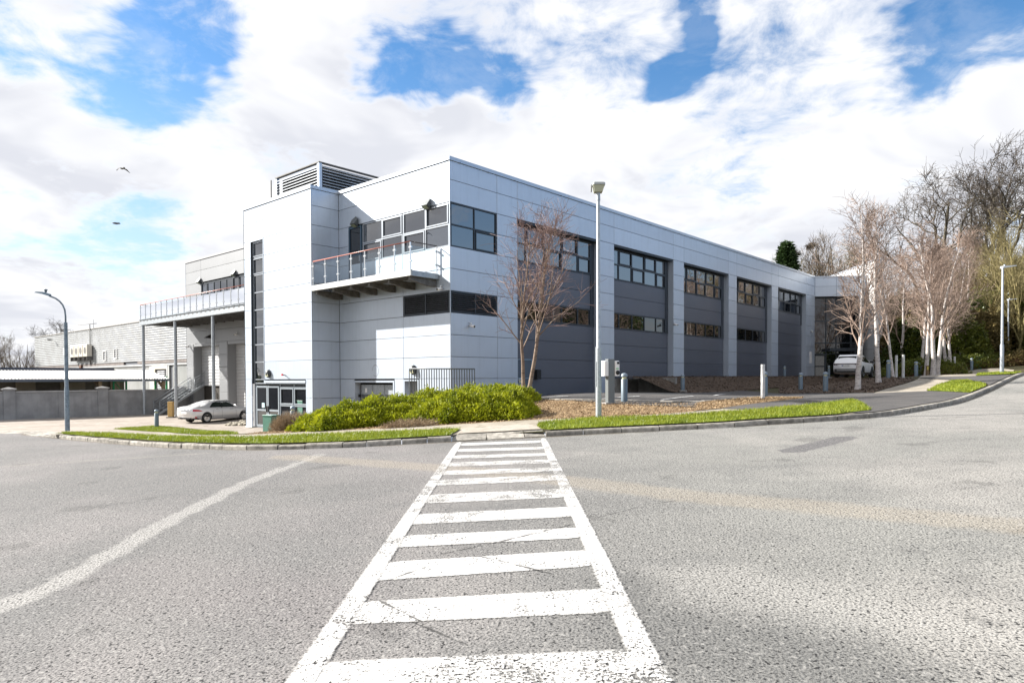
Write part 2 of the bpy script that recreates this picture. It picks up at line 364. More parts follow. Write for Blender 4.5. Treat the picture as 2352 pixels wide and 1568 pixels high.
# ------------------------------------------------------------------ ground materials
def seg_mask(g, pos, pts, w, soft, wob):
    """1 inside a band of half-width w round a polyline (world metres)"""
    best = None
    for (a, b) in zip(pts[:-1], pts[1:]):
        a = np.array(a); b = np.array(b); L = np.linalg.norm(b - a); t = (b - a) / L
        dx = g.vm('SUBTRACT', pos, (a[0], a[1], 0))
        u = g.vm('DOT_PRODUCT', dx, (t[0], t[1], 0)); v = g.m('ABSOLUTE', g.vm('DOT_PRODUCT', dx, (-t[1], t[0], 0)))
        over = g.m('MAXIMUM', g.m('SUBTRACT', u, float(L)), g.m('MULTIPLY', u, -1.0)); over = g.m('MAXIMUM', over, 0.0)
        dd = g.m('ADD', v, over); best = dd if best is None else g.m('MINIMUM', best, dd)
    best = g.m('ADD', best, wob)
    return g.ss(best, w + soft, w - soft)
def road_material():
    m = bpy.data.materials.new('road_asphalt'); m.use_nodes = True; g = NT(m.node_tree)
    geo = g.n('ShaderNodeNewGeometry').outputs['Position']
    flat = g.vm('MULTIPLY', geo, (1, 1, 0))
    bigN = g.noise(flat, .22, 5, .6, dim='2D'); midN = g.noise(flat, 1.3, 4, .6, dim='2D'); grain = g.noise(flat, 52., 3, .78, dim='2D'); speck = g.n('ShaderNodeTexVoronoi', ins={'Vector': flat, 'Scale': 42.}, voronoi_dimensions='2D').outputs['Distance']
    speck2 = g.noise(flat, 17., 2, .5, dim='2D')
    wob = g.m('MULTIPLY', g.m('SUBTRACT', g.noise(flat, 2.2, 5, .65, dim='2D'), .5), .30)
    wobs = g.m('MULTIPLY', g.m('SUBTRACT', g.noise(flat, 3.0, 4, .6, dim='2D'), .5), .10)
    wobb = g.m('MULTIPLY', g.m('SUBTRACT', g.noise(flat, .5, 3, .6, dim='2D'), .5), .9)
    sepx = g.n('ShaderNodeSeparateXYZ', ins={0: flat})
    # old chip-sealed surface: greyer left, bleached and stonier to the right
    c = g.mix(g.ss(sepx.outputs[0], -1.5, 4.0), (.188, .184, .181), (.270, .267, .25))
    c = g.mix(g.ss(bigN, .38, .66), c, g.mix(g.ss(sepx.outputs[0], -2, 3), (.245, .232, .228), (.345, .332, .31)))
    c = g.mix(g.ss(midN, .42, .72, 0, .28), c, (.15, .15, .148))
    # worn pale tyre path sweeping across on the right and the darker tongue beside the crossing
    def wpt(L): return [tuple(gpx(x, y, 0)[:2]) for x, y in L]
    dk = seg_mask(g, flat, wpt([(1480, 1360), (1750, 1480), (2100, 1590)]) , .55, .40, wobb)
    c = g.mix(g.m('MULTIPLY', dk, .50), c, (.105, .106, .104))
    pl = seg_mask(g, flat, wpt([(1600, 1330), (1950, 1400), (2400, 1470)]), .35, .35, wobb)
    c = g.mix(g.m('MULTIPLY', pl, .5), c, (.40, .388, .365))
    pk = seg_mask(g, flat, wpt([(300, 1310), (620, 1360), (760, 1400)]), .5, .45, wobb)
    c = g.mix(g.m('MULTIPLY', pk, .35), c, (.24, .215, .215))
    for L, w, f_, cc in (([(-300, 1200), (500, 1130), (1300, 1085), (2500, 1050)], .35, .22, (.12, .12, .12)), ([(-300, 1330), (700, 1210), (1500, 1150), (2600, 1105)], .40, .20, (.12, .12, .12)), ([(200, 1600), (520, 1200), (820, 1060), (1000, 1030)], .45, .18, (.30, .285, .27))):
        q = seg_mask(g, flat, wpt(L), w, .45, wobb); c = g.mix(g.m('MULTIPLY', q, f_), c, cc)
    oil = g.noise(flat, .75, 3, .55, dim='2D'); c = g.mix(g.ss(oil, .66, .74, 0, .40), c, (.085, .083, .08))
    # pale reinstated trench running away to the left kerb, tan one running along the road
    t1 = seg_mask(g, flat, wpt([(-120, 1440), (120, 1345), (400, 1190), (560, 1110), (735, 1043)]), .14, .06, wob)
    c = g.mix(g.m('MULTIPLY', t1, .85), c, (.37, .36, .345))
    t2 = seg_mask(g, flat, wpt([(650, 1048), (1000, 1073), (1300, 1103), (1600, 1140), (1900, 1167), (2360, 1208), (2700, 1235)]), .34, .15, wob)
    c = g.mix(g.m('MULTIPLY', t2, .40), c, (.40, .345, .27))
    t3 = seg_mask(g, flat, wpt([(-200, 1085), (200, 1058), (480, 1040)]), .10, .07, wob)
    c = g.mix(g.m('MULTIPLY', t3, .5), c, (.30, .28, .25))
    # dark tar patch, cracks and a thin dark line along the road to the right
    t4 = seg_mask(g, flat, wpt([(1815, 1036), (1945, 1004)]), .24, .03, wobs)
    c = g.mix(g.m('MULTIPLY', t4, .8), c, (.125, .12, .125))
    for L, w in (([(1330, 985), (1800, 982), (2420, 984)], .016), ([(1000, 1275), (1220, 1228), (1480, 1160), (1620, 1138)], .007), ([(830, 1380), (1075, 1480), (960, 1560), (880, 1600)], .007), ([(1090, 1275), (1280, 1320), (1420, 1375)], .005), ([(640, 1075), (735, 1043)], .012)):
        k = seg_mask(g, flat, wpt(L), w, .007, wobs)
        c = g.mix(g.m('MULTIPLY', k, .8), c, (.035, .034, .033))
    # litter and moss gathered along the kerb
    kd = seg_mask(g, flat, [tuple(p) for p in KERB_W[::20]], .10, .12, wob)
    c = g.mix(g.m('MULTIPLY', kd, .75), c, (.12, .085, .035))
    c = g.mix(g.ss(grain, .37, .55, .82, 0), c, (.035, .035, .036))
    pit = g.noise(flat, 26., 2, .5, dim='2D')
    c = g.mix(g.ss(pit, .36, .32, 0, .9), c, (.018, .018, .019))
    c = g.mix(g.ss(speck2, .60, .72, 0, .30), c, (.42, .41, .39))
    b = g.n('ShaderNodeBsdfPrincipled', ins={'Base Color': c, 'Roughness': .88, 'Specular IOR Level': .25})
    hgt = g.m('ADD', g.m('MULTIPLY', grain, .7), g.m('MULTIPLY', speck, .6))
    bp = g.n('ShaderNodeBump', ins={'Height': hgt, 'Strength': .5, 'Distance': .015}); g.t.links.new(bp.outputs[0], b.inputs['Normal'])
    g.n('ShaderNodeOutputMaterial', ins={0: b.outputs[0]}); return m
def paint_material():
    m = bpy.data.materials.new('worn_road_paint'); m.use_nodes = True; g = NT(m.node_tree)
    flat = g.n('ShaderNodeNewGeometry').outputs['Position']
    grain = g.noise(flat, 38., 3, .75, dim='2D'); wear = g.noise(flat, .9, 4, .7, dim='2D'); w2 = g.noise(flat, 4.5, 4, .65, dim='2D')
    sy = g.n('ShaderNodeSeparateXYZ', ins={0: flat}).outputs[1]
    f = g.m('ADD', g.m('MULTIPLY', grain, .62), g.m('MULTIPLY', w2, .30)); f = g.m('ADD', f, g.m('MULTIPLY', wear, .30))
    band = g.m('MULTIPLY', g.ss(sy, 8.2, 9.4, 0, .065), g.ss(sy, 14.2, 12.2))            # the middle bars are worn thin
    near = g.ss(sy, 4.6, 3.4, 0, .05)
    f = g.m('SUBTRACT', g.m('SUBTRACT', f, band), near)
    k = g.ss(f, .49, .57)
    def wpt(L): return [tuple(gpx(x, y, 0)[:2]) for x, y in L]
    wobs = g.m('MULTIPLY', g.m('SUBTRACT', g.noise(flat, 3.0, 4, .6, dim='2D'), .5), .10)
    edge = g.n('ShaderNodeAttribute', attribute_name='edge').outputs['Fac']
    ew = g.m('ADD', edge, g.m('MULTIPLY', g.m('SUBTRACT', g.noise(flat, 22., 4, .7, dim='2D'), .5), .05))
    k = g.m('MULTIPLY', k, g.ss(ew, .0, .028))
    grime = g.noise(flat, 2.6, 5, .65, dim='2D')
    c = g.mix(g.ss(grime, .40, .72, 0, .45), (.56, .552, .54), (.36, .352, .34))
    c = g.mix(g.ss(grain, .34, .50, .55, 0), c, (.20, .195, .19))
    for L, w in (([(1000, 1275), (1220, 1228), (1480, 1160)], .007), ([(800, 1362), (870, 1380), (1075, 1480), (960, 1560), (880, 1600)], .007), ([(1090, 1275), (1280, 1320), (1420, 1375)], .005), ([(790, 1370), (1090, 1262), (1350, 1190)], .004)):
        q = seg_mask(g, flat, wpt(L), w, .007, wobs); c = g.mix(g.m('MULTIPLY', q, .85), c, (.05, .048, .047))
    b = g.n('ShaderNodeBsdfPrincipled', ins={'Base Color': c, 'Roughness': .75, 'Specular IOR Level': .3})
    bp = g.n('ShaderNodeBump', ins={'Height': grain, 'Strength': .35, 'Distance': .015}); g.t.links.new(bp.outputs[0], b.inputs['Normal'])
    tr = g.n('ShaderNodeBsdfTransparent')
    mx = g.n('ShaderNodeMixShader', ins={0: k, 1: tr.outputs[0], 2: b.outputs[0]})
    g.n('ShaderNodeOutputMaterial', ins={0: mx.outputs[0]}); return m
def ground_mat(name, c1, c2, c3=None, s1=.8, grain=30., gs=.35, bump=.4, rough=.9, grain_dark=.5):
    m = bpy.data.materials.new(name); m.use_nodes = True; g = NT(m.node_tree); MATS[name] = m
    flat = g.n('ShaderNodeNewGeometry').outputs['Position']
    a = g.noise(flat, s1, 5, .65, dim='2D'); b_ = g.noise(flat, grain, 3, .7, dim='2D'); st = g.noise(flat, s1 * 4.2, 4, .6, dim='2D')
    c = g.mix(g.ss(a, .35, .65), c1, c2)
    if c3: c = g.mix(g.ss(st, .52, .70), c, c3)
    c = g.mix(g.ss(b_, .35, .62, gs, 0), c, tuple(q * grain_dark for q in c1))
    bs = g.n('ShaderNodeBsdfPrincipled', ins={'Base Color': c, 'Roughness': rough, 'Specular IOR Level': .25})
    bp = g.n('ShaderNodeBump', ins={'Height': b_, 'Strength': bump, 'Distance': .02}); g.t.links.new(bp.outputs[0], bs.inputs['Normal'])
    g.n('ShaderNodeOutputMaterial', ins={0: bs.outputs[0]}); return m
# ------------------------------------------------------------------ kerb line (road edge), left to right
_kl = [(0, 995.5), (60, 998.5), (106, 1003), (160, 1009), (219, 1014.5), (300, 1021), (375, 1027), (480, 1031), (588, 1033), (700, 1031), (800, 1027.5), (900, 1021.5), (1000, 1016), (1045, 1013.5), (1145, 1008.5), (1250, 1002.5), (1362, 996.5), (1519, 989), (1656, 982.6), (1745, 976), (1842, 970.5), (1918, 965.6), (2035, 956), (2129, 939.8), (2199, 925.7), (2269.5, 898.8), (2316, 875.3), (2352, 861)]
_kw = gxy(_kl, 0.)
_k0 = np.array(_kw[0]); _k1 = np.array(_kw[1]); _dir = (_k0 - _k1) / np.linalg.norm(_k0 - _k1)
_e = np.array(_kw[-1]); _ed = (_e - np.array(_kw[-3])); _ed /= np.linalg.norm(_ed)
_kw = [tuple(_k0 + np.array([-26., 6.])), tuple(_k0 + np.array([-9., 2.4]))] + _kw + [tuple(_e + _ed * 12), tuple(_e + _ed * 30 + np.array([3., 0]))]
KERB_W = resample(np.array(smooth_line(_kw, 5)), .15)
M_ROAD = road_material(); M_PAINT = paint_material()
M_PATH = ground_mat('concrete_path', (.30, .265, .215), (.38, .345, .29), (.22, .19, .15), .7, 45., .3, .3)
M_APRON = ground_mat('pale_concrete', (.45, .41, .36), (.36, .32, .27), (.30, .26, .21), .9, 45., .3, .3)
M_YARD = ground_mat('yard_concrete', (.36, .315, .275), (.29, .25, .215), (.42, .38, .34), .35, 25., .2, .2)
M_DRIVE = ground_mat('drive_asphalt', (.085, .082, .082), (.115, .108, .105), None, .8, 50., .5, .5)
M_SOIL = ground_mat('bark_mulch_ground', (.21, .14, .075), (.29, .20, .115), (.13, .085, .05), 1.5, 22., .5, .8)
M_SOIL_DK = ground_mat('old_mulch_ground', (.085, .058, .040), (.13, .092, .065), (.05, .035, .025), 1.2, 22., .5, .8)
M_GRASSG = ground_mat('grass_soil', (.13, .18, .010), (.19, .235, .014), (.12, .12, .03), 2.0, 40., .4, .5)
M_WOOD = ground_mat('woodland_floor', (.055, .045, .022), (.08, .075, .03), (.04, .05, .015), .5, 12., .5, .8)
M_KERB = mat('kerb_concrete', (.36, .335, .295), .9, var=.5, vscale=7, bump=.4, bscale=60, obj_var=.26)
# road, land, far ground
road_poly = [tuple(p) for p in KERB_W] + [(95, KERB_W[-1][1]), (95, -30), (-95, -30), (-95, KERB_W[0][1])]
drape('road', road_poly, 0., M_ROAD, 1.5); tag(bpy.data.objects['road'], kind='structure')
_DROP = ((KERB_W[:, 0] > -1.45) & (KERB_W[:, 0] < .80)) | (KERB_W[:, 0] < -16.0)
def var_off(d): return np.where(_DROP[:, None], offset_line(KERB_W, max(d, .48)), offset_line(KERB_W, d))
land_poly = [tuple(p) for p in var_off(.08)] + [(120, KERB_W[-1][1] + 4), (120, 170), (-130, 170), (-130, KERB_W[0][1] + 4)]
o = drape('ground', land_poly, .10, M_WOOD, 2.0); tag(o, kind='structure')
_r = []
for k in range(48): _r.append((math.cos(k / 24 * math.pi), math.sin(k / 24 * math.pi)))
_V = [(x * q, y * q + 40, -4.6) for q in (60, 3500) for x, y in _r]
o = link('terrain', raw_mesh('terrain', _V, [i for k in range(48) for i in (k, 48 + k, 48 + (k + 1) % 48, (k + 1) % 48)], [4] * 48), M_WOOD); tag(o, kind='structure')
# kerb stones: one by one
def kerb_stone(P0, P1, h, w, jit, hb=None):
    a, b = np.array(P0), np.array(P1); t = (b - a) / np.linalg.norm(b - a); nrm = np.array([-t[1], t[0]])
    a = a + t * .013; b = b - t * .013
    za, zb = g1(*a), g1(*b); j = jit
    V = []
    for p, z in ((a, za), (b, zb)):
        V += [(*(p + nrm * j), z - .15), (*(p + nrm * j), z + h * .72), (*(p + nrm * (j + .022)), z + h), (*(p + nrm * (j + w)), z + (h + .003 if hb is None else hb)), (*(p + nrm * (j + w)), z - .15)]
    return MB().add(V, [(0, 5, 6, 1), (1, 6, 7, 2), (2, 7, 8, 3), (3, 8, 9, 4), (0, 1, 2, 3, 4), (9, 8, 7, 6, 5)])
kerb_root = empty('kerb', (0, 0, 0)); tag(kerb_root, kind='structure')
_kp = resample(KERB_W, .02); _ks = np.r_[0, np.cumsum(np.linalg.norm(np.diff(_kp, axis=0), axis=1))]
_i = 0; _cross = (-1.42, .83)
while _i < len(_kp) - 2:
    p = _kp[_i]; left = p[0] < -1.4
    L = (random.uniform(.42, .92) if left else .91) if p[0] < 14 else 1.8
    if p[0] > 30 or p[0] < -30: L = 4.0
    j = int(np.searchsorted(_ks, _ks[_i] + L)); j = min(j, len(_kp) - 1)
    for bx in (-16.0, -1.45, .80):
        if p[0] < bx - .02 and _kp[j][0] > bx: j = _i + int(np.argmax(_kp[_i:j + 1, 0] >= bx))
    if j - _i < 2: break
    mid = (p + _kp[j]) / 2
    h = .115; hb = None
    if -1.45 < mid[0] < .80: h = .022; hb = .135                      # dropped kerb at the crossing
    if mid[0] < -16.0: h = .03; hb = .107                              # flush across the yard entrance
    kerb_stone(p, _kp[j], h + (random.uniform(-.012, .012) if left else 0), .15 if hb is None else .5, random.uniform(-.012, .012) if left else 0, hb).build('kerb_stone', M_KERB, kerb_root)
    _i = j
# crossing bars
cross_root = empty('pedestrian_crossing'); tag(cross_root, kind='structure')
def road_quad(name, P, off=.006, n=6, m=None, parent=None):
    P = [np.array(p, float) for p in P]; V = []; Fs = []
    for i in range(n + 1):
        for j in range(n + 1):
            u, v = i / n, j / n; q = P[0] * (1 - u) * (1 - v) + P[1] * u * (1 - v) + P[2] * u * v + P[3] * (1 - u) * v; V.append(q)
    V = np.array(V); z = G(V[:, 0], V[:, 1]) + off
    for i in range(n):
        for j in range(n): a = i * (n + 1) + j; Fs.append((a, a + n + 1, a + n + 2, a + 1))
    o = MB().add(np.c_[V, z], Fs).build(name, m or M_PAINT, parent)
    Lu, Lv = np.linalg.norm(P[1] - P[0]), np.linalg.norm(P[3] - P[0]); e = []
    for i in range(n + 1):
        for j in range(n + 1): e.append(min(min(i, n - i) / n * Lu, min(j, n - j) / n * Lv))
    at = o.data.attributes.new('edge', 'FLOAT', 'POINT'); at.data.foreach_set('value', np.array(e, np.float32))
    return o
def gq(L): return [gpx(x, y, 0)[:2] for x, y in L]
_edgeL = gq([(1056, 1014), (690, 1568)]); _edgeR = gq([(1246, 1005), (1506, 1568)])
def lerp(a, b, t): return a + (b - a) * t
def edge_at(E, Y): t = (Y - E[0][1]) / (E[1][1] - E[0][1]); return lerp(E[0], E[1], t)
# front and back row of every bar at the left and right edge (picture rows)
_bars = [((1519, 1600), (1489, 1600)), ((1382, 1437), (1350, 1408)), ((1291, 1336), (1262, 1301)), ((1230, 1259), (1211, 1236)), ((1181, 1206), (1163, 1187)), ((1136, 1157), (1122, 1143)), ((1101, 1116), (1090, 1104)), ((1081, 1092), (1073, 1083)), ((1062, 1072), (1055, 1064)), ((1046, 1054), (1040, 1047)), ((1031, 1038), (1026, 1032)), ((1018, 1024), (1011, 1017))]
for (a0, a1), (b0, b1) in _bars:
    def xl(y): return 1056 + (690 - 1056) * (y - 1014) / (1568 - 1014)
    def xr(y): return 1246 + (1506 - 1246) * (y - 1005) / (1568 - 1005)
    q = gq([(xl(a1) + 8, a1), (xr(b1) - 8, b1), (xr(b0) - 4, b0), (xl(a0) + 4, a0)])
    road_quad('crossing_bar', q, .006, 12, None, cross_root)
for E, s in ((_edgeL, -1), (_edgeR, 1)):
    a, b = E[0], lerp(E[0], E[1], 1.09)
    road_quad('crossing_edge_line', [b + np.array([-.10, 0]), b + np.array([.10, 0]), a + np.array([.09, 0]), a + np.array([-.09, 0])], .0095, 14, None, cross_root)
# ------------------------------------------------------------------ paths, verges, yard
def strip(name, px, off, m, cell=1.0, kind='structure'):
    o = drape(name, gxy(px), off, m, cell); tag(o, kind=kind); return o
KB = lambda i0, i1, d: [tuple(p) for p in offset_line(KERB_W, d)[i0:i1]]
def kidx(X): return int(np.argmin(abs(KERB_W[:, 0] - X)))
def kerb_back(xa, xb, d=.16):
    a, b = kidx(xa), kidx(xb); P = var_off(d)[a:b + 1] if b > a else var_off(d)[b:a + 1][::-1]
    return [tuple(p) for p in P]
# yard concrete: the whole left side up to the wall
yard = [tuple(world(x, y)[:2]) for x, y in ((-1.62, 8.8), (6, 8.8), (6, 70), (-60, 70), (-60, 36))]
yard_poly = kerb_back(-45, -15.6) + gxy([(259, 986), (353, 979), (420, 983), (520, 990), (600, 996), (640, 992)]) + [tuple(world(-1.62, 9)[:2]), tuple(world(8, 9)[:2]), tuple(world(8, 60)[:2]), tuple(world(-70, 60)[:2])]
o = drape('yard', yard_poly, .108, M_YARD, 1.0); tag(o, kind='structure')
# footpath behind the left verge and round to the crossing, one sheet
path_l = gxy([(108, 1000), (180, 995), (262, 985), (344, 992), (410, 997), (469, 1000.5), (550, 999), (626, 997), (700, 993), (800, 989), (900, 985), (1010, 978.5), (1128, 971.5), (1222, 965.8), (1362, 961), (1519, 953), (1592, 946.5), (1656, 940.5), (1753, 927), (1842, 918), (1905, 914), (1960, 916)])
path_f = gxy([(1985, 930), (2000, 946)]) + kerb_back(8.6, -15.2)
o = drape('footpath', path_l + path_f, .125, M_PATH, 1.0); tag(o, kind='structure')
apron = gxy([(1062, 989), (1130, 982.5), (1215, 977), (1235, 984)]) + kerb_back(.72, -1.36)
o = drape('crossing_apron', apron, .142, M_APRON, .5); tag(o, kind='structure')
# car park and drives
car_poly = gxy([(1215, 918.5), (1380, 921), (1601, 925), (1750, 912.5), (1845, 915), (1910, 913), (1960, 916), (1990, 930), (2006, 946)]) + kerb_back(8.8, 15.6) + gxy([(2234, 897.5), (2129, 900), (2010, 904), (1895, 905), (1790, 905)]) + [tuple(world(x, y)[:2]) for x, y in ((21, -4.6), (13.2, -4.2), (12.6, -.4), (4.2, -.3), (3.2, -1.5))]
o = drape('car_park', car_poly, .135, M_DRIVE, 1.0); tag(o, kind='structure')
path_r = gxy([(2007, 903.5), (2060, 887), (2108, 871.5), (2160, 861.5), (2246, 848.5), (2300, 846), (2330, 850), (2241, 864), (2187, 873.5), (2129, 899.5)])
o = drape('far_footpath', path_r, .125, M_PATH, 1.0); tag(o, kind='structure')
drive2 = gxy([(2106, 868.5), (2190, 866.5), (2240, 865), (2325, 862.5)]) + kerb_back(25.5, 18.5) + gxy([(2266, 882.5), (2222, 873), (2187, 874)])
o = drape('side_drive', drive2, .150, M_DRIVE, 1.0); tag(o, kind='structure')
# mulch beds
mulch_a = gxy([(560, 1000), (626, 997), (700, 993), (800, 989), (900, 985), (1010, 978.5), (1128, 971.5), (1222, 965.8), (1362, 961), (1519, 953), (1592, 946.5), (1606, 938), (1601, 927), (1380, 922.5), (1215, 919.5)]) + [tuple(world(x, y)[:2]) for x, y in ((3.1, -1.5), (.2, -.3), (-.1, 3), (-.1, 8.4), (-1.9, 8.7))]
o = drape('mulch_bed', mulch_a, .117, M_SOIL, 1.0); tag(o, kind='structure')
MULCH_A = mulch_a
mulch_b = gxy([(1592, 946), (1656, 940), (1753, 926.5), (1842, 917), (1845, 914), (1750, 912.8), (1604, 927)])
o = drape('mulch_corner', mulch_b, .137, M_SOIL, .5); tag(o, kind='structure')
mulch_c = gxy([(1790, 904.5), (1895, 904.5), (2006, 903), (2058, 886.5), (2104, 871.5), (2060, 868.2), (1990, 868.5)]) + [tuple(world(x, y)[:2]) for x, y in ((44, -6.5), (33, -6.2), (26, -5.2))]
# bank between car park and the wall: rises to the floor level
def bank_h(X, Y):
    q = np.c_[X, Y] - CO[:2]; yl = -(q @ DL[:2]); xl = q @ DR[:2]
    t = np.clip((4.3 - yl) / 3.2, 0, 1); t = t * t * (3 - 2 * t)
    base = G(X, Y) + .11
    return base + (np.maximum(0.03 - base, 0)) * t
bank_poly = [tuple(world(x, y)[:2]) for x, y in ((13.6, -.12), (13.6, -4.25), (21, -4.6), (26, -5.0), (33, -6.0), (44, -6.4), (50.5, -6.0), (50.2, -.12))]
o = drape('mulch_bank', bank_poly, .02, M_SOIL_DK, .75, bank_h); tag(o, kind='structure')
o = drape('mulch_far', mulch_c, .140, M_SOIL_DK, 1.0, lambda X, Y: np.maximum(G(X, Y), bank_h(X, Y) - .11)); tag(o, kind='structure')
MULCH_C = mulch_c
# parking bay lines
bay_root = empty('parking_lines'); tag(bay_root, kind='structure')
M_LINE = mat('white_line', (.62, .62, .62), .8, var=.4, vscale=8)
for a, b in (((1226, 918), (1305, 912.5)), ((1383, 918.3), (1470, 912.3)), ((1519, 921.5), (1593, 912.2)), ((1640, 911), (1690, 906))):
    A_, B_ = np.array(gpx(*a)[:2]), np.array(gpx(*b)[:2]); t = (B_ - A_) / np.linalg.norm(B_ - A_); nn = np.array([-t[1], t[0]]) * .05
    road_quad('bay_line', [A_ - nn, A_ + nn, B_ + nn, B_ - nn], .152, 6, M_LINE, bay_root)
# retaining kerb at the corner of the car park
rk = empty('retaining_kerb'); tag(rk, kind='structure')
_rk = resample(np.array(gxy([(1212, 919), (1300, 920.5), (1380, 921.5), (1490, 923), (1601, 926), (1680, 919), (1752, 912.5)])), .9)
for a, b in zip(_rk[:-1], _rk[1:]):
    t = (b - a) / np.linalg.norm(b - a); nn = np.array([-t[1], t[0]]); z = max(g1(*a), g1(*b)) + .10
    V = []
    for p in (a + t * .006, b - t * .006):
        V += [(*(p - nn * .07), z - .7), (*(p - nn * .07), z + .045), (*(p - nn * .055), z + .06), (*(p + nn * .08), z + .06), (*(p + nn * .08), z - .7)]
    MB().add(V, [(0, 5, 6, 1), (1, 6, 7, 2), (2, 7, 8, 3), (3, 8, 9, 4), (0, 1, 2, 3, 4), (9, 8, 7, 6, 5)]).build('edging_stone', M_KERB, rk)
# grass verges
M_BLADE = leaf_mat('grass_blade', (.13, .185, .016), (.32, .35, .035), .5, .3, 1.6)
def blades(P, z, name, hmin, hmax, w, mm, tilt=.5):
    n = len(P); a = rng.uniform(0, 2 * math.pi, n); h = rng.uniform(hmin, hmax, n); ti = rng.uniform(0, tilt, n); b = rng.uniform(0, 2 * math.pi, n)
    base = np.c_[P, z]; s = np.c_[np.cos(a), np.sin(a), 0 * a] * w
    tip = base + np.c_[np.cos(b) * ti * h, np.sin(b) * ti * h, h]
    V = np.empty((n, 3, 3)); V[:, 0] = base - s; V[:, 1] = base + s; V[:, 2] = tip
    o = link(name, raw_mesh(name, V.reshape(-1, 3), np.arange(3 * n), np.full(n, 3)), mm); tag(o, kind='stuff'); return o
def scatter(poly, n):
    P = np.array(poly); lo, hi = P.min(0), P.max(0); ins = tess(poly); out = []
    k = 0
    while k < n:
        q = rng.uniform(lo, hi, (n, 2)); q = q[ins(q[:, 0], q[:, 1])]
        if len(q) == 0: break
        out.append(q); k += len(q)
    return np.concatenate(out)[:n]
def area(poly): P = np.array(poly); x, y = P[:, 0], P[:, 1]; return abs(np.dot(x, np.roll(y, -1)) - np.dot(y, np.roll(x, -1))) / 2
M_DAISY = mat('daisy', (.8, .8, .74), .7)
_grass = [
 ('verge', gxy([(122, 999.5), (156, 996.2), (250, 998.3), (375, 1005), (480, 1007), (588, 1007.5), (670, 1003.5), (802, 998), (942, 991.5), (1058, 988.5)]) + kerb_back(-1.42, -15.8, .17), 900),
 ('lawn_patch', gxy([(259, 986), (353, 979.5), (406, 983), (469, 990.5), (550, 999), (469, 1000), (400, 996), (344, 991.8)]), 500),
 ('verge', gxy([(1233, 981), (1240, 974), (1257, 971.5), (1362, 963), (1460, 959.5), (1562, 955.5), (1616, 952.5), (1745, 943.5), (1842, 934), (1900, 928.5), (1955, 920.5), (1979, 928), (2001, 944.5)]) + kerb_back(8.2, .72, .17), 900),
 ('grass_island', gxy([(2129, 899.5), (2160, 884), (2187, 875.5), (2222, 874.5), (2262, 882.5)]) + kerb_back(18.2, 15.4, .2), 300),
 ('grass_island', gxy([(2241, 864), (2269, 856.5), (2304, 853), (2335, 855)]) + kerb_back(28, 25.5, .2), 200),
]
_gi = 0
for nm, poly, dens in _grass:
    o = drape(nm, poly, .150 if nm != 'lawn_patch' else .135, M_GRASSG, .5); tag(o, kind='structure')
    n = int(min(area(poly) * dens, 42000)); P = scatter(poly, n)
    # bare and thin spots
    q = np.sin(P[:, 0] * 1.7 + np.sin(P[:, 1] * 2.1)) + np.sin(P[:, 1] * 3.3 + P[:, 0] * .6); P = P[(q < 1.35) | (rng.random(len(P)) < .35)]
    far = .7 if _gi < 3 else 1.0
    b = blades(P, G(P[:, 0], P[:, 1]) + .14, 'grass', .035, .105, .010 + .004 * (_gi > 2), M_BLADE, .9)
    b['label'] = ['short bright grass of the verge beside the left kerb stones', 'short grass of the patch round the bollard at the yard', 'lush grass of the verge under the lamp post', 'grass on the island between the two drives', 'grass on the island round the far lamp post'][_gi]
    b['category'] = 'grass'
    if _gi < 3:
        D = scatter(poly, 90 if _gi == 0 else 26); zz = G(D[:, 0], D[:, 1]) + .24; n = len(D)
        V = np.empty((n, 4, 3)); r = .016
        for i, (sx, sy) in enumerate(((-1, -1), (1, -1), (1, 1), (-1, 1))): V[:, i] = np.c_[D[:, 0] + sx * r, D[:, 1] + sy * r, zz + .008 * sy * 0]
        o = link('daisies', raw_mesh('daisies', V.reshape(-1, 3), np.arange(4 * n), np.full(n, 4)), M_DAISY); tag(o, 'scattered white daisies in the ' + ('left verge', 'yard grass patch', 'lamp post verge')[_gi], 'flowers', kind='stuff')
    _gi += 1
# bark chips
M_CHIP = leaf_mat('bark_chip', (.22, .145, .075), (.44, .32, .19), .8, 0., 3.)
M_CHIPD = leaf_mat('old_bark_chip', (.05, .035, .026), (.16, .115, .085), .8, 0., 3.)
def chips(poly, n, name, mm, off, size, hf=G):
    P = scatter(poly, n); z = hf(P[:, 0], P[:, 1]) + off; a = rng.uniform(0, 6.28, n); l = rng.uniform(.5, 1.4, n) * size; w = l * rng.uniform(.25, .6, n)
    u = np.c_[np.cos(a), np.sin(a), rng.normal(0, .45, n)] * l[:, None]; v = np.c_[-np.sin(a), np.cos(a), rng.normal(0, .45, n)] * w[:, None]; c = np.c_[P, z + .012]
    V = np.stack([c - u, c - v * .9, c + u, c + v], 1)
    o = link(name, raw_mesh(name, V.reshape(-1, 3), np.arange(4 * n), np.full(n, 4)), mm); tag(o, kind='stuff'); return o
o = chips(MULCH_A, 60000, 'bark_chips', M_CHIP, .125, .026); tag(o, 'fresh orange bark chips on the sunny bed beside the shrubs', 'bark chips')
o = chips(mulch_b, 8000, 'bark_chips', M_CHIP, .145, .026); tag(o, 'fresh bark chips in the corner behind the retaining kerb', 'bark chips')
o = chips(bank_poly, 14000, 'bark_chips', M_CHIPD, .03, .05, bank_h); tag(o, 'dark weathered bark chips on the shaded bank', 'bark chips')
o = chips(MULCH_C, 9000, 'bark_chips', M_CHIPD, .15, .05, lambda X, Y: np.maximum(G(X, Y), bank_h(X, Y) - .11)); tag(o, 'dark bark chips round the birch trunks', 'bark chips')
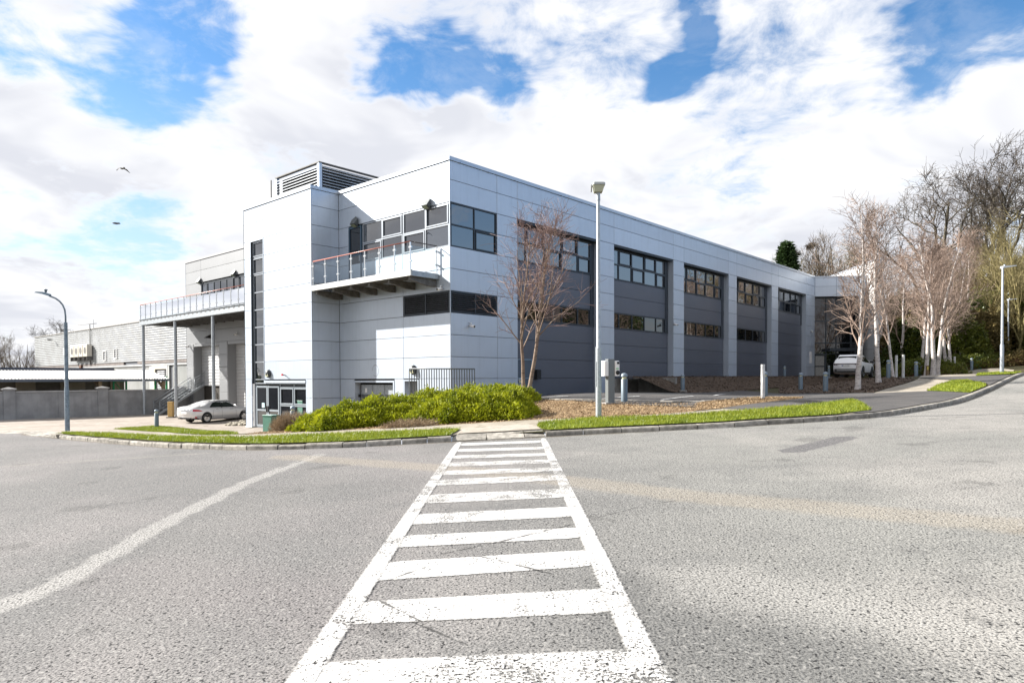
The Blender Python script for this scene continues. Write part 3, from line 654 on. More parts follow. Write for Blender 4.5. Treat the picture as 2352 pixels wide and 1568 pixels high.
# ================================================================== the main building
M_SILV = mat('silver_panel', (.53, .595, .69), .38, metal=.36, var=.06, vscale=.5, obj_var=.035, streak=.17)
M_DARK = mat('slate_panel', (.125, .136, .168), .42, metal=.35, var=.06, vscale=.6, obj_var=.05, streak=.06)
M_GREY = mat('grey_panel', (.30, .31, .325), .45, metal=.3, var=.05, vscale=.5, obj_var=.035, streak=.10)
M_JOINT = mat('joint_dark', (.10, .11, .13), .8)  # plain dark grey for coping clips and the warehouse core
M_JOINTL = mat('joint_grey', (.22, .23, .25), .8)
M_ROOF = mat('roof_membrane', (.25, .25, .26), .9)
M_FRAME = mat('dark_window_frame', (.035, .045, .058), .4, metal=.3, spec=.5)
M_FRAMEL = mat('light_window_frame', (.31, .34, .38), .35, metal=.6)
M_GLASS = glass_mat('window_glass', (.006, .009, .014), 2.6, .012)
M_GLASSB = glass_mat('dark_glass', (.006, .007, .009), 1.75, .012)
M_GALV = mat('galvanised_steel', (.40, .43, .46), .5, metal=.65, col2=(.30, .33, .36), vscale=9, obj_var=.04)
M_GALVD = mat('weathered_steel', (.17, .165, .16), .7, metal=.3, var=.4, vscale=5)
M_STEEL = mat('stainless_steel', (.62, .63, .64), .25, metal=.9)
M_RAIL = mat('red_handrail', (.42, .13, .09), .35, spec=.6)
M_CLEAR = clear_glass('balustrade_glass', (.84, .93, .95), 1.45, .02)
M_WHITE = mat('white_plastic', (.78, .78, .78), .4)
M_BLACK = mat('black_rubber', (.012, .012, .013), .6)
M_CONC = mat('cast_concrete', (.33, .315, .295), .9, var=.35, vscale=2.5, bump=.3, bscale=25, streak=.25)
M_RENDER = mat('grey_render', (.34, .34, .345), .92, var=.30, vscale=.9, bump=.35, bscale=18, streak=.30, detail=7)
M_SHUT = mat('grey_shutter', (.55, .56, .57), .45, metal=.3, obj_var=.02)
M_INTER = mat('dark_interior', (.05, .043, .036), .9, var=.4, vscale=1.5)
M_LENS = mat('lamp_lens', (.55, .55, .38), .25, spec=.6)
BLD = empty('office_building', tuple(CO), TH, 'large silver clad building with long shaded front, stair tower and slate infill bays', 'building')
_pm = {}
def panel(face, a0, a1, z0, z1, m=M_SILV, at=0., gap=.009, th=.05, parent=None, name='panel'):
    """one cladding panel: face R lies in the plane y=at, face L in the plane x=at"""
    a0, a1 = min(a0, a1), max(a0, a1)
    key = (face, round(a1 - a0, 3), round(z1 - z0, 3), th, m.name, gap)
    if key not in _pm:
        w, h = a1 - a0 - 2 * gap, z1 - z0 - 2 * gap; b = .006
        V = [(-w / 2, b, 0), (w / 2, b, 0), (w / 2, b, h), (-w / 2, b, h), (-w / 2 + b, 0, b), (w / 2 - b, 0, b), (w / 2 - b, 0, h - b), (-w / 2 + b, 0, h - b), (-w / 2, th, 0), (w / 2, th, 0), (w / 2, th, h), (-w / 2, th, h)]
        Fs = [(4, 5, 6, 7), (0, 1, 5, 4), (1, 2, 6, 5), (2, 3, 7, 6), (3, 0, 4, 7), (8, 9, 1, 0), (9, 10, 2, 1), (10, 11, 3, 2), (11, 8, 0, 3)]
        if face == 'L': V = [(y, -x, z) for x, y, z in V]
        _pm[key] = MB().add(V, Fs).mesh(name)
    c = (a0 + a1) / 2
    return link(name, _pm[key], m, parent or BLD, (c, at, z0 + gap) if face == 'R' else (at, c, z0 + gap))
def wbox(name, x0, x1, y0, y1, z0, z1, m, parent=None): return MB().box(x0, x1, y0, y1, z0, z1).build(name, m, parent or BLD)
# --- structural core behind the panels
core = MB()
XE = 49.75
core.box(.05, XE - .05, .05, 4.6, -3.2, -.0)                 # plinth (hidden below ground behind)
BAY = [(3.15 + 8.82 * k + 1.5, 3.15 + 8.82 * (k + 1)) for k in range(5)]
PIL = [(3.15 + 8.82 * k, 3.15 + 8.82 * k + 1.5) for k in range(5)] + [(47.25, XE)]
core = MB()
REC = .42
core.box(.8, XE - .05, .05 + REC + .05, 15.5, -3.0, 9.8); core.box(4.8, XE - .05, 15.5, 24, -3.0, 9.79)      # main mass set back by the recess
core.box(.055, XE - .05, .055, .05 + REC + .05, 8.02, 9.82); core.box(.055, .8, .72, 8.6, 8.02, 9.81)
for a, b in PIL: core.box(a + .05, b - .05, .052, .05 + REC + .05, -1.6, 7.999)
core.box(-1.69 + .42, 3.8, 8.72, 15.68, -2.9, 9.83)
core.box(4.15, 40, 15.6, 36.7, 4.3, 9.81)
core.box(4.75, 40, 15.6, 36.7, -3.0, 4.31)
core.build('wall_core', M_JOINTL, BLD)
MB().box(.2, XE - .2, .2, 15.5, 9.80, 9.84).box(-1.5, 3.8, 8.8, 15.6, 9.835, 9.86).box(4, 40, 15.6, 36.5, 9.82, 9.85).build('roof', M_ROOF, BLD)
# --- shaded long front (R)
M_COP = mat('coping', (.47, .51, .57), .35, metal=.5)
cols = [(0.02, 3.15)]
for k in range(5): cols += [PIL[k], BAY[k]]
cols += [PIL[5]]
for a, b in cols:
    for z in (8, 9):
        panel('R', a, b, z, z + (1 if z == 8 else .86))
MB().box(-.05, XE, -.05, .35, 9.86, 10.03).build('coping', M_COP, BLD)
for k in range(26):   # coping straps
    x = .6 + k * 1.9; wbox('coping_clip', x, x + .05, -.056, -.05, 9.83, 9.875, M_JOINT)
for i, (a, b) in enumerate(PIL):
    if i < 5:
        for z in range(-1, 8):
            zz = z
            if z == -1:
                if i < 2: panel('R', a, b, -.98, 0)
                continue
            panel('R', a, b, z, z + 1)
    else:
        for z in range(0, 8): panel('R', a, a + 1.25, z, z + 1); panel('R', a + 1.25, b, z, z + 1)
    # return faces of the pillar into the recess
    if i < 5: wbox('pillar_return', b - .049, b - .004, .06, REC + .05, -1.2 if i < 2 else 0, 7.99, M_SILV)
    if i > 0: wbox('pillar_return', a + .004, a + .049, .06, REC + .05, -1.2 if i < 3 else 0, 7.99, M_SILV)
# corner block on the R side
for z0, z1 in ((4, 5), (5, 6), (2, 3), (1, 2), (0, 1), (-1, 0), (-2, -1), (-3, -2)): panel('R', .02, 3.15, z0, z1)
def bar_frame(name, face, a0, a1, z0, z1, at, w=.055, d=.07, m=M_FRAME, parent=None, vs=(), hs=(), front=.0):
    """window frame with mullions (vs) and transoms (hs) as one mesh"""
    b = MB(); f0 = at - front
    def add(p0, p1, q0, q1):
        if face == 'R': b.box(p0, p1, f0, f0 + d, q0, q1)
        else: b.box(f0, f0 + d, p0, p1, q0, q1)
    add(a0, a1, z0, z0 + w); add(a0, a1, z1 - w, z1); add(a0, a0 + w, z0 + w, z1 - w); add(a1 - w, a1, z0 + w, z1 - w)
    vv = [a0 + w / 2] + list(vs) + [a1 - w / 2]
    for v in vs: add(v - w / 2, v + w / 2, z0 + w, z1 - w)
    for h in hs:
        for p, q in zip(vv[:-1], vv[1:]): add(p + w / 2, q - w / 2, h - w / 2, h + w / 2)
    return b.build(name, m, parent)
_wmesh = {}
def window(face, a0, a1, z0, z1, at, nv, nh, fm=M_FRAME, gm=M_GLASS, w=.06, sash=(), label=None, name='window', vs=None, hs=None):
    a0, a1 = min(a0, a1), max(a0, a1)
    root = bpy.data.objects.new(name, None); COL.objects.link(root); root.parent = BLD
    root.location = (a0, at, z0) if face == 'R' else (at, a0, z0); root.empty_display_size = .1
    W_, H_ = a1 - a0, z1 - z0
    vs = vs if vs is not None else [W_ * k / nv for k in range(1, nv)]; hs = hs if hs is not None else [H_ * k / nh for k in range(1, nh)]
    bar_frame('frame', face, 0, W_, 0, H_, 0, w, .08, fm, root, vs, hs)
    av = [0] + list(vs) + [W_]; ah = [0] + list(hs) + [H_]
    for i in range(len(av) - 1):
        for j in range(len(ah) - 1):
            p0, p1, q0, q1 = av[i] + .02, av[i + 1] - .02, ah[j] + .02, ah[j + 1] - .02
            key = (face, round(p1 - p0, 3), round(q1 - q0, 3), gm.name)
            if key not in _wmesh:
                _wmesh[key] = (MB().box(0, p1 - p0, 0, .02, 0, q1 - q0) if face == 'R' else MB().box(0, .02, 0, p1 - p0, 0, q1 - q0)).mesh('pane')
            g = link('pane', _wmesh[key], gm, root, (p0, .045, q0) if face == 'R' else (.045, p0, q0))
            # each pane sits a hair out of true, so reflections break from pane to pane
            g.rotation_euler = (random.uniform(-.004, .004), 0, random.uniform(-.006, .006)) if face == 'R' else (0, random.uniform(-.004, .004), random.uniform(-.006, .006))
            if (i, j) in sash:
                bar_frame('opening_sash', face, p0 + .035, p1 - .035, q0 + .035, q1 - .035, -.025, .055, .06, fm, root)
    return root
window('R', .06, 3.13, 6.0, 8.0, .012, 2, 2, sash=((1, 0),))
window('R', .06, 3.13, 3.0, 4.0, .012, 1, 1, w=.08, name='louvre_frame', gm=M_BLACK)
def louvre(face, a0, a1, z0, z1, at, n, m, parent=None, depth=.10, name='slat'):
    h = (z1 - z0) / n; k = (face, round(a1 - a0, 3), round(h, 3), m.name, depth)
    if k not in _wmesh:
        L = a1 - a0; V = []
        for x in (0, L): V += [(x, 0, 0), (x, depth, h * .62), (x, depth, h * .80), (x, 0, h * .22)]
        if face == 'L': V = [(y, x, z) for x, y, z in V]
        Fs = [(0, 4, 5, 1), (1, 5, 6, 2), (2, 6, 7, 3), (3, 7, 4, 0), (0, 1, 2, 3), (7, 6, 5, 4)]
        _wmesh[k] = MB().add(V, Fs).mesh(name)
    for i in range(n): link(name, _wmesh[k], m, parent or BLD, (a0, at, z0 + i * h) if face == 'R' else (at, a0, z0 + i * h))
M_LOUV = mat('dark_louvre', (.045, .052, .062), .5, metal=.3)
louvre('R', .16, 1.57, 3.1, 3.92, -.02, 9, M_LOUV); louvre('R', 1.63, 3.05, 3.1, 3.92, -.02, 9, M_LOUV)
wbox('louvre_mullion', 1.575, 1.625, -.03, .02, 3.05, 3.95, M_FRAME)
# the five infill bays, set back between the pillars
RY = REC
for k, (a, b) in enumerate(BAY):
    wbox('bay_soffit', a, b, .06, RY + .05, 7.90, 7.99, M_FRAME)
    sub = bpy.data.objects.new('infill_bay', None); COL.objects.link(sub); sub.parent = BLD; sub.empty_display_size = .1
    jr = b - .40                                                      # dark jamb strip at the far side
    wbox('jamb_strip', jr, b - .052, RY - .03, RY + .05, 3.0 if k < 4 else 5.0, 7.895, M_FRAME)
    W0 = window('R', a + .052, jr, 6.0, 7.88, RY - .03, 5, 2, w=.075, sash=((1, 1), (3, 1), (4, 0), (2, 0)), vs=[(jr - a) * q for q in (.155, .375, .595, .81)])
    lo = -1 if k == 0 else 0
    strips = [(5, 6), (4, 5)] if k < 4 else [(5, 6), (4, 5), (3, 4)]
    for z0, z1 in strips: panel('R', a + .05, b - .05, z0, z1, M_DARK, RY)
    if k < 4: window('R', a + .052, jr, 3.0, 4.0, RY - .03, 5, 1, w=.075, gm=M_GLASSB, vs=[(jr - a) * q for q in (.155, .375, .595, .81)])
    for z0 in range(2, lo - 1, -1): panel('R', a + .05, b - .05, z0, z0 + 1, M_DARK, RY)
    wbox('base_flashing', a, b, RY - .05, RY + .05, lo - .06, lo - .003, M_GALVD)
# side door in the first bay
dr = bpy.data.objects.new('side_door', None); COL.objects.link(dr); dr.parent = BLD; dr.location = (BAY[0][0] + .15, RY - .06, -1.0)
MB().box(0, 1.35, 0, .05, 0, 1.95).build('door_leaf', mat('slate_door', (.10, .13, .17), .4, metal=.2), dr)
bar_frame('frame', 'R', -.03, 1.38, -.03, 2.0, -.03, .06, .1, mat('blue_grey_frame', (.22, .30, .38), .4, metal=.3), dr, (), (1.0,))
MB().box(1.62, 1.95, -.16, .04, .95, 1.45).build('control_box', M_BLACK, dr)
# --- sunny short end (L plane x = 0)
YI = 8.64
for z in (8, 9):
    for a, b in ((.0, 3.33), (3.33, YI)): panel('L', a + (.02 if a == 0 else 0), b, z, z + (1 if z == 8 else .86))
for a, b in ((.02, 3.33), (3.33, YI - .9)):
    for z in (4, 5): panel('L', a, b, z, z + 1)
for z in (4, 5, 6, 7): panel('L', YI - .9, YI, z, z + 1)
panel('L', 3.33, YI, 3, 4)
for z in (0, 1, 2):
    for a, b in ((.02, 3.33), (3.33, YI)): panel('L', a, b, z, z + 1)
for z in (-1, -2, -3):
    for a, b in ((.02, 2.2), (3.33, 4.03), (7.37, YI)): panel('L', a, b, z, z + 1)
MB().box(-.05, .35, -.049, YI, 9.862, 10.028).build('coping', M_COP, BLD)
# balcony doors and windows on the L plane
M_FRAMEB = mat('blue_dark_frame', (.055, .10, .15), .4, metal=.3)
window('L', .06, 3.30, 6.0, 7.98, .012, 2, 2, fm=M_FRAMEL, sash=((0, 1), (1, 0)))
window('L', 3.34, 6.55, 6.0, 7.98, .012, 2, 2, fm=M_FRAMEL, sash=((0, 1), (1, 0)))
dr = bpy.data.objects.new('balcony_door', None); COL.objects.link(dr); dr.parent = BLD; dr.location = (-.02, 6.62, 4.9)
bar_frame('frame', 'L', 0, 1.12, 0, 3.05, 0, .10, .09, M_FRAMEB, dr, (), (1.55,))
MB().box(.05, .07, .08, 1.04, .08, 2.97).build('pane', M_GLASSB, dr)
MB().box(-.04, 0, .12, .16, 1.2, 1.5).build('handle', M_STEEL, dr)
MB().box(.0, .04, 3.36, 7.7, 4.9, 4.99).build('threshold', M_FRAME, BLD)
lf = window('L', .06, 3.31, 3.0, 4.0, .012, 1, 1, w=.08, name='louvre_frame', gm=M_BLACK)
louvre('L', .16, 1.62, 3.1, 3.92, -.02, 9, M_LOUV); louvre('L', 1.70, 3.2, 3.1, 3.92, -.02, 9, M_LOUV)
wbox('louvre_mullion', -.03, .02, 1.63, 1.69, 3.05, 3.95, M_FRAME)
# service doors at the foot of the L wall
sd = bpy.data.objects.new('service_gates', None); COL.objects.link(sd); sd.parent = BLD; sd.location = (.30, 4.15, -2.8)
bar_frame('frame', 'L', -.12, 3.22, 0, 2.72, -.32, .10, .35, M_SILV, sd)
for i in range(3):
    y0 = .06 + i * 1.0
    lf = MB().box(0, .04, y0 + .03, y0 + .96, 2.0, 2.5).box(0, .05, y0, y0 + .05, 0, 2.5).box(0, .05, y0 + .93, y0 + .98, 0, 2.5).build('gate_leaf', M_GALV, sd)
    for j in range(8): MB().box(.01, .035, y0 + .09 + j * .105, y0 + .125 + j * .105, .05, 2.0).build('gate_bar', M_GALV, lf)
MB().box(.3, .35, 0, 3.1, 0, 2.6).build('gate_backing', M_INTER, sd)
for yy in (-.1, 3.05): MB().box(-.12, .05, yy, yy + .2, 1.85, 2.0).build('gate_hinge', M_BLACK, sd)
MB().box(-.006, 0, 2.52, 2.68, 2.1, 2.32).build('notice', M_WHITE, sd)
sd = bpy.data.objects.new('store_door', None); COL.objects.link(sd); sd.parent = BLD; sd.location = (.35, 2.28, -2.8)
MB().box(0, .05, 0, 1.0, 0, 2.66).build('door_leaf', M_GREY, sd); bar_frame('frame', 'L', -.06, 1.04, 0, 2.76, -.36, .07, .36, M_SILV, sd)
# stained ring of an old fitting
MB().add([(-.004, 5.55 + .26 * math.cos(q) * (1 if i % 2 else .93), .42 + .30 * math.sin(q) * (1 if i % 2 else .93)) for q in np.linspace(0, 5.4, 14) for i in (0, 1)], [(2 * i, 2 * i + 1, 2 * i + 3, 2 * i + 2) for i in range(13)]).build('wall_mark', M_JOINTL, BLD)
# --- stair tower
TX = -1.69; TL = 15.73
for z in range(-1, 10):
    h = 1 if z < 9 else .86
    if z == -1: continue
    if z >= 8: panel('L', YI + .0, TL, z, z + h, at=TX)
    else:
        panel('L', YI, 13.52, z, z + h, at=TX); panel('L', 14.97, TL, z, z + h, at=TX)
for z in (-1, -2, -3): panel('L', 15.0, TL, z, z + 1, at=TX); panel('L', YI, 9.28, z, z + 1, at=TX)
for z in range(-3, 10): panel('R', TX + .03, -.0, z, z + (1 if z < 9 else .86), at=YI)
MB().box(TX - .05, TX + .3, YI - .05, TL + .02, 9.864, 10.03).box(TX + .301, .0, YI - .05, YI + .3, 9.864, 10.028).build('coping', M_COP, BLD)
wbox('corner_trim', TX - .008, TX + .045, TL + .001, TL + .04, -2.8, 9.86, M_FRAME)
wbox('corner_trim', TX - .012, TX + .03, YI - .012, YI + .02, -2.8, 9.86, M_COP)
wbox('corner_trim', -.012, .018, -.012, .018, -2.8, 9.86, M_COP)
hs = [.22 + .02] + [.25 + 1.0 * k for k in range(1, 8)]
window('L', 13.56, 14.93, -.25, 7.92, TX + .10, 1, 8, fm=M_FRAMEL, w=.07, name='stair_window', hs=[.25 + 1.0 * k for k in range(0, 8)], sash=((0, 7), (0, 8)))
wbox('reveal', TX + .0, TX + .12, 14.935, 14.965, -.25, 7.98, M_FRAME); wbox('reveal', TX - .02, TX + .12, 13.525, 13.555, -.05, 7.98, M_SILV); wbox('reveal', TX - .02, TX + .12, 13.53, 14.96, 7.925, 7.99, M_SILV)
# entrance screen
en = bpy.data.objects.new('entrance_screen', None); COL.objects.link(en); en.parent = BLD; en.location = (TX + .16, 9.3, -2.76)
M_FRAMEW = mat('silver_door_frame', (.36, .41, .46), .35, metal=.5)
bar_frame('frame', 'L', 0, 5.66, 0, 2.55, 0, .065, .10, M_FRAMEW, en, (1.40, 2.85, 5.5), ())
MB().box(-.0, .06, .08, 2.8, 1.28, 1.36).box(-.0, .06, .08, 2.8, 2.30, 2.36).build('transom', M_FRAMEW, en)
for a, b in ((.10, 1.36), (1.45, 2.80)):
    MB().box(.05, .07, a, b, .08, 1.27).build('pane', M_GLASSB, en)
    MB().box(.05, .07, a, b, 1.37, 2.30).build('pane', M_GLASSB, en)
    MB().box(.045, .075, a, b, 2.37, 2.47).build('vent_strip', M_FRAME, en)
    bar_frame('opening_sash', 'L', a, b, 1.38, 2.29, -.03, .07, .05, M_FRAMEW, en)
for i, (a, b) in enumerate(((2.92, 4.16), (4.19, 5.45))):
    lf = bpy.data.objects.new('door_leaf', None); COL.objects.link(lf); lf.parent = en; lf.location = (-.03, a, .06)
    bar_frame('stile', 'L', 0, b - a, 0, 2.34, 0, .105, .06, M_FRAMEW, lf, (), (.95,))
    MB().box(.025, .045, .1, b - a - .1, .1, 2.25).build('pane', M_GLASSB, lf)
    MB().box(-.05, 0, (.05 if i else b - a - .1), (.1 if i else b - a - .05), .85, 1.2).build('handle', M_BLACK, lf)
MB().box(-.01, .0, 4.55, 4.85, 1.15, 1.42).build('notice', mat('pale_notice', (.45, .62, .66), .6), en)
MB().box(.10, .14, 0, 5.66, 0, 2.6).build('backing', M_INTER, en)
wbox('canopy_trim', TX - .03, TX + .16, 9.28, 13.56, -.20, -.06, M_SILV)
wbox('plinth', TX - .03, TX + .4, 15.0, 15.75, -2.9, -2.72, M_WHITE)
# --- grey loading block behind the terrace
GX = 3.85; GL = 36.75
for z in range(5, 10):
    h = 1 if z < 9 else .86
    if z in (5, 6, 7): panel('L', 33.85, GL, z, z + h, M_GREY, GX)
    else:
        panel('L', 33.85, GL, z, z + h, M_GREY, GX); panel('L', 26.3, 33.85, z, z + h, M_GREY, GX); panel('L', 15.7, 26.3, z, z + h, M_GREY, GX)
for z in (3, 4): panel('L', 33.0, GL, z, z + 1, M_GREY, GX); panel('L', 26., 33.0, z, z + 1, M_GREY, GX); panel('L', 15.7, 26., z, z + 1, M_GREY, GX)
for z in range(-3, 3):
    panel('L', 35.5, GL, z, z + 1, M_GREY, GX); panel('L', 29.45, 30.8, z, z + 1, M_GREY, GX); panel('L', 15.7, 23.5, z, z + 1, M_GREY, GX)
MB().box(GX - .05, GX + .3, 15.7, GL + .05, 9.865, 10.03).build('coping', mat('grey_coping', (.42, .42, .43), .4, metal=.3), BLD)
wbox('corner_trim', GX + .001, GX + .06, GL - .001, GL + .04, -3, 9.86, M_FRAME)
window('L', 25.2, 33.8, 4.75, 7.9, GX + .012, 8, 1, w=.09, name='terrace_window', fm=M_FRAME, sash=((7, 0), (2, 0)))
window('L', 16.0, 25.1, 4.75, 7.9, GX + .012, 8, 1, w=.09, name='terrace_window', fm=M_FRAME)
for (a, b, op) in ((30.8, 35.5, 2.2), (23.5, 29.45, 0)):
    bay = bpy.data.objects.new('loading_door', None); COL.objects.link(bay); bay.parent = BLD; bay.location = (GX, a, -2.78)
    W_ = b - a; H_ = 5.55
    MB().box(.02, .9, W_ - .06, W_, 0, H_).build('jamb', M_GREY, bay); MB().box(.02, .9, 0, .06, 0, H_).build('jamb', M_GREY, bay); MB().box(.02, .9, .06, W_ - .06, H_, H_ + .22).build('lintel', M_GREY, bay)
    n = 22; z0 = op
    for i in range(n):
        if i * H_ / n < op: continue
        MB().add([(.70, .07, i * H_ / n + .01), (.70, W_ - .07, i * H_ / n + .01), (.685, W_ - .07, (i + .5) * H_ / n), (.685, .07, (i + .5) * H_ / n), (.70, W_ - .07, (i + 1) * H_ / n - .01), (.70, .07, (i + 1) * H_ / n - .01), (.74, .07, i * H_ / n), (.74, W_ - .07, i * H_ / n), (.74, W_ - .07, (i + 1) * H_ / n), (.74, .07, (i + 1) * H_ / n)], [(1, 0, 3, 2), (2, 3, 5, 4), (6, 7, 8, 9), (0, 1, 7, 6), (4, 5, 9, 8)]).build('shutter_slat', M_SHUT, bay)
    MB().box(.86, .9, .0, W_, 0, H_).build('inner_wall', M_INTER, bay)
# --- terrace in front of the block
ter = empty('roof_terrace', tuple(world(0, 15.7, 0)), TH, 'long galvanised steel terrace on posts with glass balustrade before the grey block', 'terrace')
def T_(y): return y - 15.7
TZ = 4.78
MB().box(-.05, .10, T_(15.75), T_(36.3), 4.42, 4.80).box(-.12, .16, T_(15.75), T_(36.3), 4.38, 4.42).box(-.12, .16, T_(15.75), T_(36.3), 4.80, 4.83).build('edge_beam', M_GALV, ter)
MB().box(.16, 3.82, T_(36.16), T_(36.3), 4.40, 4.82).build('edge_beam', M_GALV, ter)
MB().box(.10, 3.82, T_(15.75), T_(36.2), 4.70, 4.79).build('deck', M_GALVD, ter)
for k in range(14): MB().box(.10, 3.82, T_(16.6 + k * 1.45), T_(16.7 + k * 1.45), 4.46, 4.70).build('joist', M_GALVD, ter)
for k in range(30): MB().box(-.058, -.05, T_(16.2 + k * .68), T_(16.42 + k * .68), 4.66, 4.72).build('beam_slot', M_GALVD, ter)
for y in (35.8, 29.72, 23.6): MB().lathe([(.11, -2.9), (.11, 4.40)], 14, (.05, T_(y))).box(-.13, .23, T_(y) - .18, T_(y) + .18, -2.80, -2.76).build('column', M_GALV, ter)
def balustrade(root, pts, z0, h, mid=1.15, rail=M_RAIL, red=True, glass=M_CLEAR, skip=()):
    pts = [np.array(p, float) for p in pts]
    for si in range(len(pts) - 1):
        a, b = pts[si], pts[si + 1]; L = np.linalg.norm(b - a); n = max(1, round(L / mid)); t = (b - a) / L; nr = np.array([-t[1], t[0]])
        for k in range(n + 1):
            if si > 0 and k == 0: continue
            p = a + t * L * k / n
            po = MB().box(p[0] - .022, p[0] + .022, p[1] - .022, p[1] + .022, z0, z0 + h - .03).build('post', M_STEEL, root)
            for zz in (.30, .80):
                MB().box(p[0] - abs(t[0]) * .06 - .03, p[0] + abs(t[0]) * .06 + .03, p[1] - abs(t[1]) * .06 - .03, p[1] + abs(t[1]) * .06 + .03, z0 + h * zz - .035, z0 + h * zz + .035).build('clamp', M_STEEL, po)
        for k in range(n):
            p = a + t * (L * k / n + .04); q = a + t * (L * (k + 1) / n - .04)
            V = [(*(p - nr * .006), z0 + .08), (*(q - nr * .006), z0 + .08), (*(q - nr * .006), z0 + h - .16), (*(p - nr * .006), z0 + h - .16)]
            MB().add(V, [(0, 1, 2, 3)]).build('glass_panel', glass, root)
        MB().tube([(*a, z0 + h), (*b, z0 + h)], .026, 8).build('handrail', rail[si] if isinstance(rail, list) else rail, root)
M_RAILD = mat('dark_handrail', (.10, .09, .09), .35, metal=.5)
balustrade(ter, [(.0, T_(15.8)), (.0, T_(36.2)), (3.75, T_(36.2))], 4.83, 1.20, 1.02, [M_RAIL, M_GALV])
# --- cantilever balcony on the L wall
bal = empty('balcony', tuple(world(0, 0, 0)), TH, 'cantilever balcony with red handrail and clear glass between tower and corner window', 'balcony')
MB().box(-1.72, -1.60, .72, 8.58, 4.56, 4.83).build('edge_beam', mat('pale_steel', (.55, .555, .55), .5, metal=.4, var=.25, vscale=2, streak=.3), bal)
MB().box(-1.59, -.03, .72, .84, 4.56, 4.80).build('edge_beam', M_GALV, bal)
MB().box(-1.60, -.03, .85, 8.58, 4.74, 4.80).build('deck', M_GALVD, bal)
for k in range(6):
    y = .95 + k * 1.48
    V = []
    for yy in (y - .07, y + .07): V += [(-1.58, yy, 4.56), (-.04, yy, 4.56), (-.04, yy, 4.22), (-.5, yy, 4.22), (-1.58, yy, 4.40)]
    MB().add(V, [(0, 1, 2, 3, 4), (9, 8, 7, 6, 5)] + [(i, i + 5, (i + 1) % 5 + 5, (i + 1) % 5) for i in range(5)]).build('bracket', M_GALVD, bal)
balustrade(bal, [(-1.66, 8.52), (-1.66, .78), (-.1, .78)], 4.83, 1.24, 1.17, [M_RAIL, M_RAILD])
# --- roof plant enclosure
pl = empty('roof_plant_screen', tuple(world(0, 0, 0)), TH, 'louvred plant enclosure standing on the roof behind the stair tower', 'plant screen')
M_PLS = mat('plant_louvre', (.42, .45, .49), .45, metal=.4, var=.3, vscale=1.2)
MB().box(1.45, 9.5, 12.55, 16.8, 9.86, 12.5).build('dark_core', M_BLACK, pl)
louvre('R', 1.42, 9.4, 10.0, 12.58, 12.28, 15, M_PLS, pl, .16); louvre('L', 12.5, 17.0, 10.0, 12.58, 1.18, 15, M_PLS, pl, .16)
for x, y in ((1.16, 12.26), (1.16, 17.02)): MB().box(x, x + .2, y, y + .2, 9.86, 12.62).build('corner_post', M_SILV, pl)
MB().box(1.13, 9.5, 12.23, 12.45, 12.62, 12.68).box(1.13, 1.35, 12.45, 17.2, 12.62, 12.68).build('top_trim', M_GALVD, pl)
MB().box(.9, .96, 17.25, 17.31, 9.86, 12.5).build('ladder_post', M_GALVD, pl)
MB().lathe([(.16, 9.86), (.16, 11.05), (.18, 11.06), (.0, 11.1)], 14, (2.2, 10.2)).build('flue', mat('blue_flue', (.35, .50, .75), .35, metal=.3), pl)
# --- entrance at the far end, turned to face the road
EE = world(XE, 0, 0); ent = bpy.data.objects.new('entrance_porch', None); COL.objects.link(ent)
tag(ent, 'splayed glazed entrance porch with pale fascia at the far end of the building', 'entrance porch'); ent.location = tuple(EE); ent.rotation_euler = (0, 0, R_(-4))
for a, b in ((.02, 2.1), (2.1, 4.2), (4.2, 4.94)):
    for z in (8, 9): MB().box(a + .012, b - .012, 0, .06, z + .012, z + (.988 if z == 8 else .87)).build('panel', M_SILV, ent)
MB().box(0, 4.94, -.04, .3, 9.88, 10.02).build('coping', M_COP, ent)
MB().box(.0, 4.93, .07, 6, 8.0, 9.87).build('fascia_core', M_JOINTL, ent)
MB().box(.0, 4.93, .9, 1.0, -.3, 8.0).build('glazing_back', M_INTER, ent)
bar_frame('frame', 'R', .04, 4.92, -.05, 7.95, .55, .10, .12, M_FRAME, ent, (1.3, 2.3, 3.7), (2.3, 3.4, 5.6))
for a, b in ((.1, 1.25), (1.35, 2.25), (2.35, 3.65), (3.75, 4.85)):
    for c_, d_ in ((0, 2.25), (2.35, 3.35), (3.45, 5.55), (5.65, 7.9)): MB().box(a, b, .60, .62, c_, d_).build('pane', M_GLASSB, ent)
MB().box(1.3, 4.0, -.5, .55, 2.55, 2.85).build('door_hood', M_FRAME, ent)
bar_frame('door_frame', 'R', .15, 1.2, .0, 2.2, .50, .09, .06, M_FRAME, ent, (), (1.05,))
MB().box(.25, 1.1, .48, .50, 1.12, 2.1).box(.25, 1.1, .48, .50, .1, 1.0).build('blind', mat('grey_blind', (.30, .30, .29), .8, var=.3, vscale=12), ent)
for i in range(5): MB().box(1.7 + i * .42, 1.9 + i * .42, .70, .72, .1, 2.2).build('curtain', mat('pale_curtain', (.42, .42, .40), .8), ent)
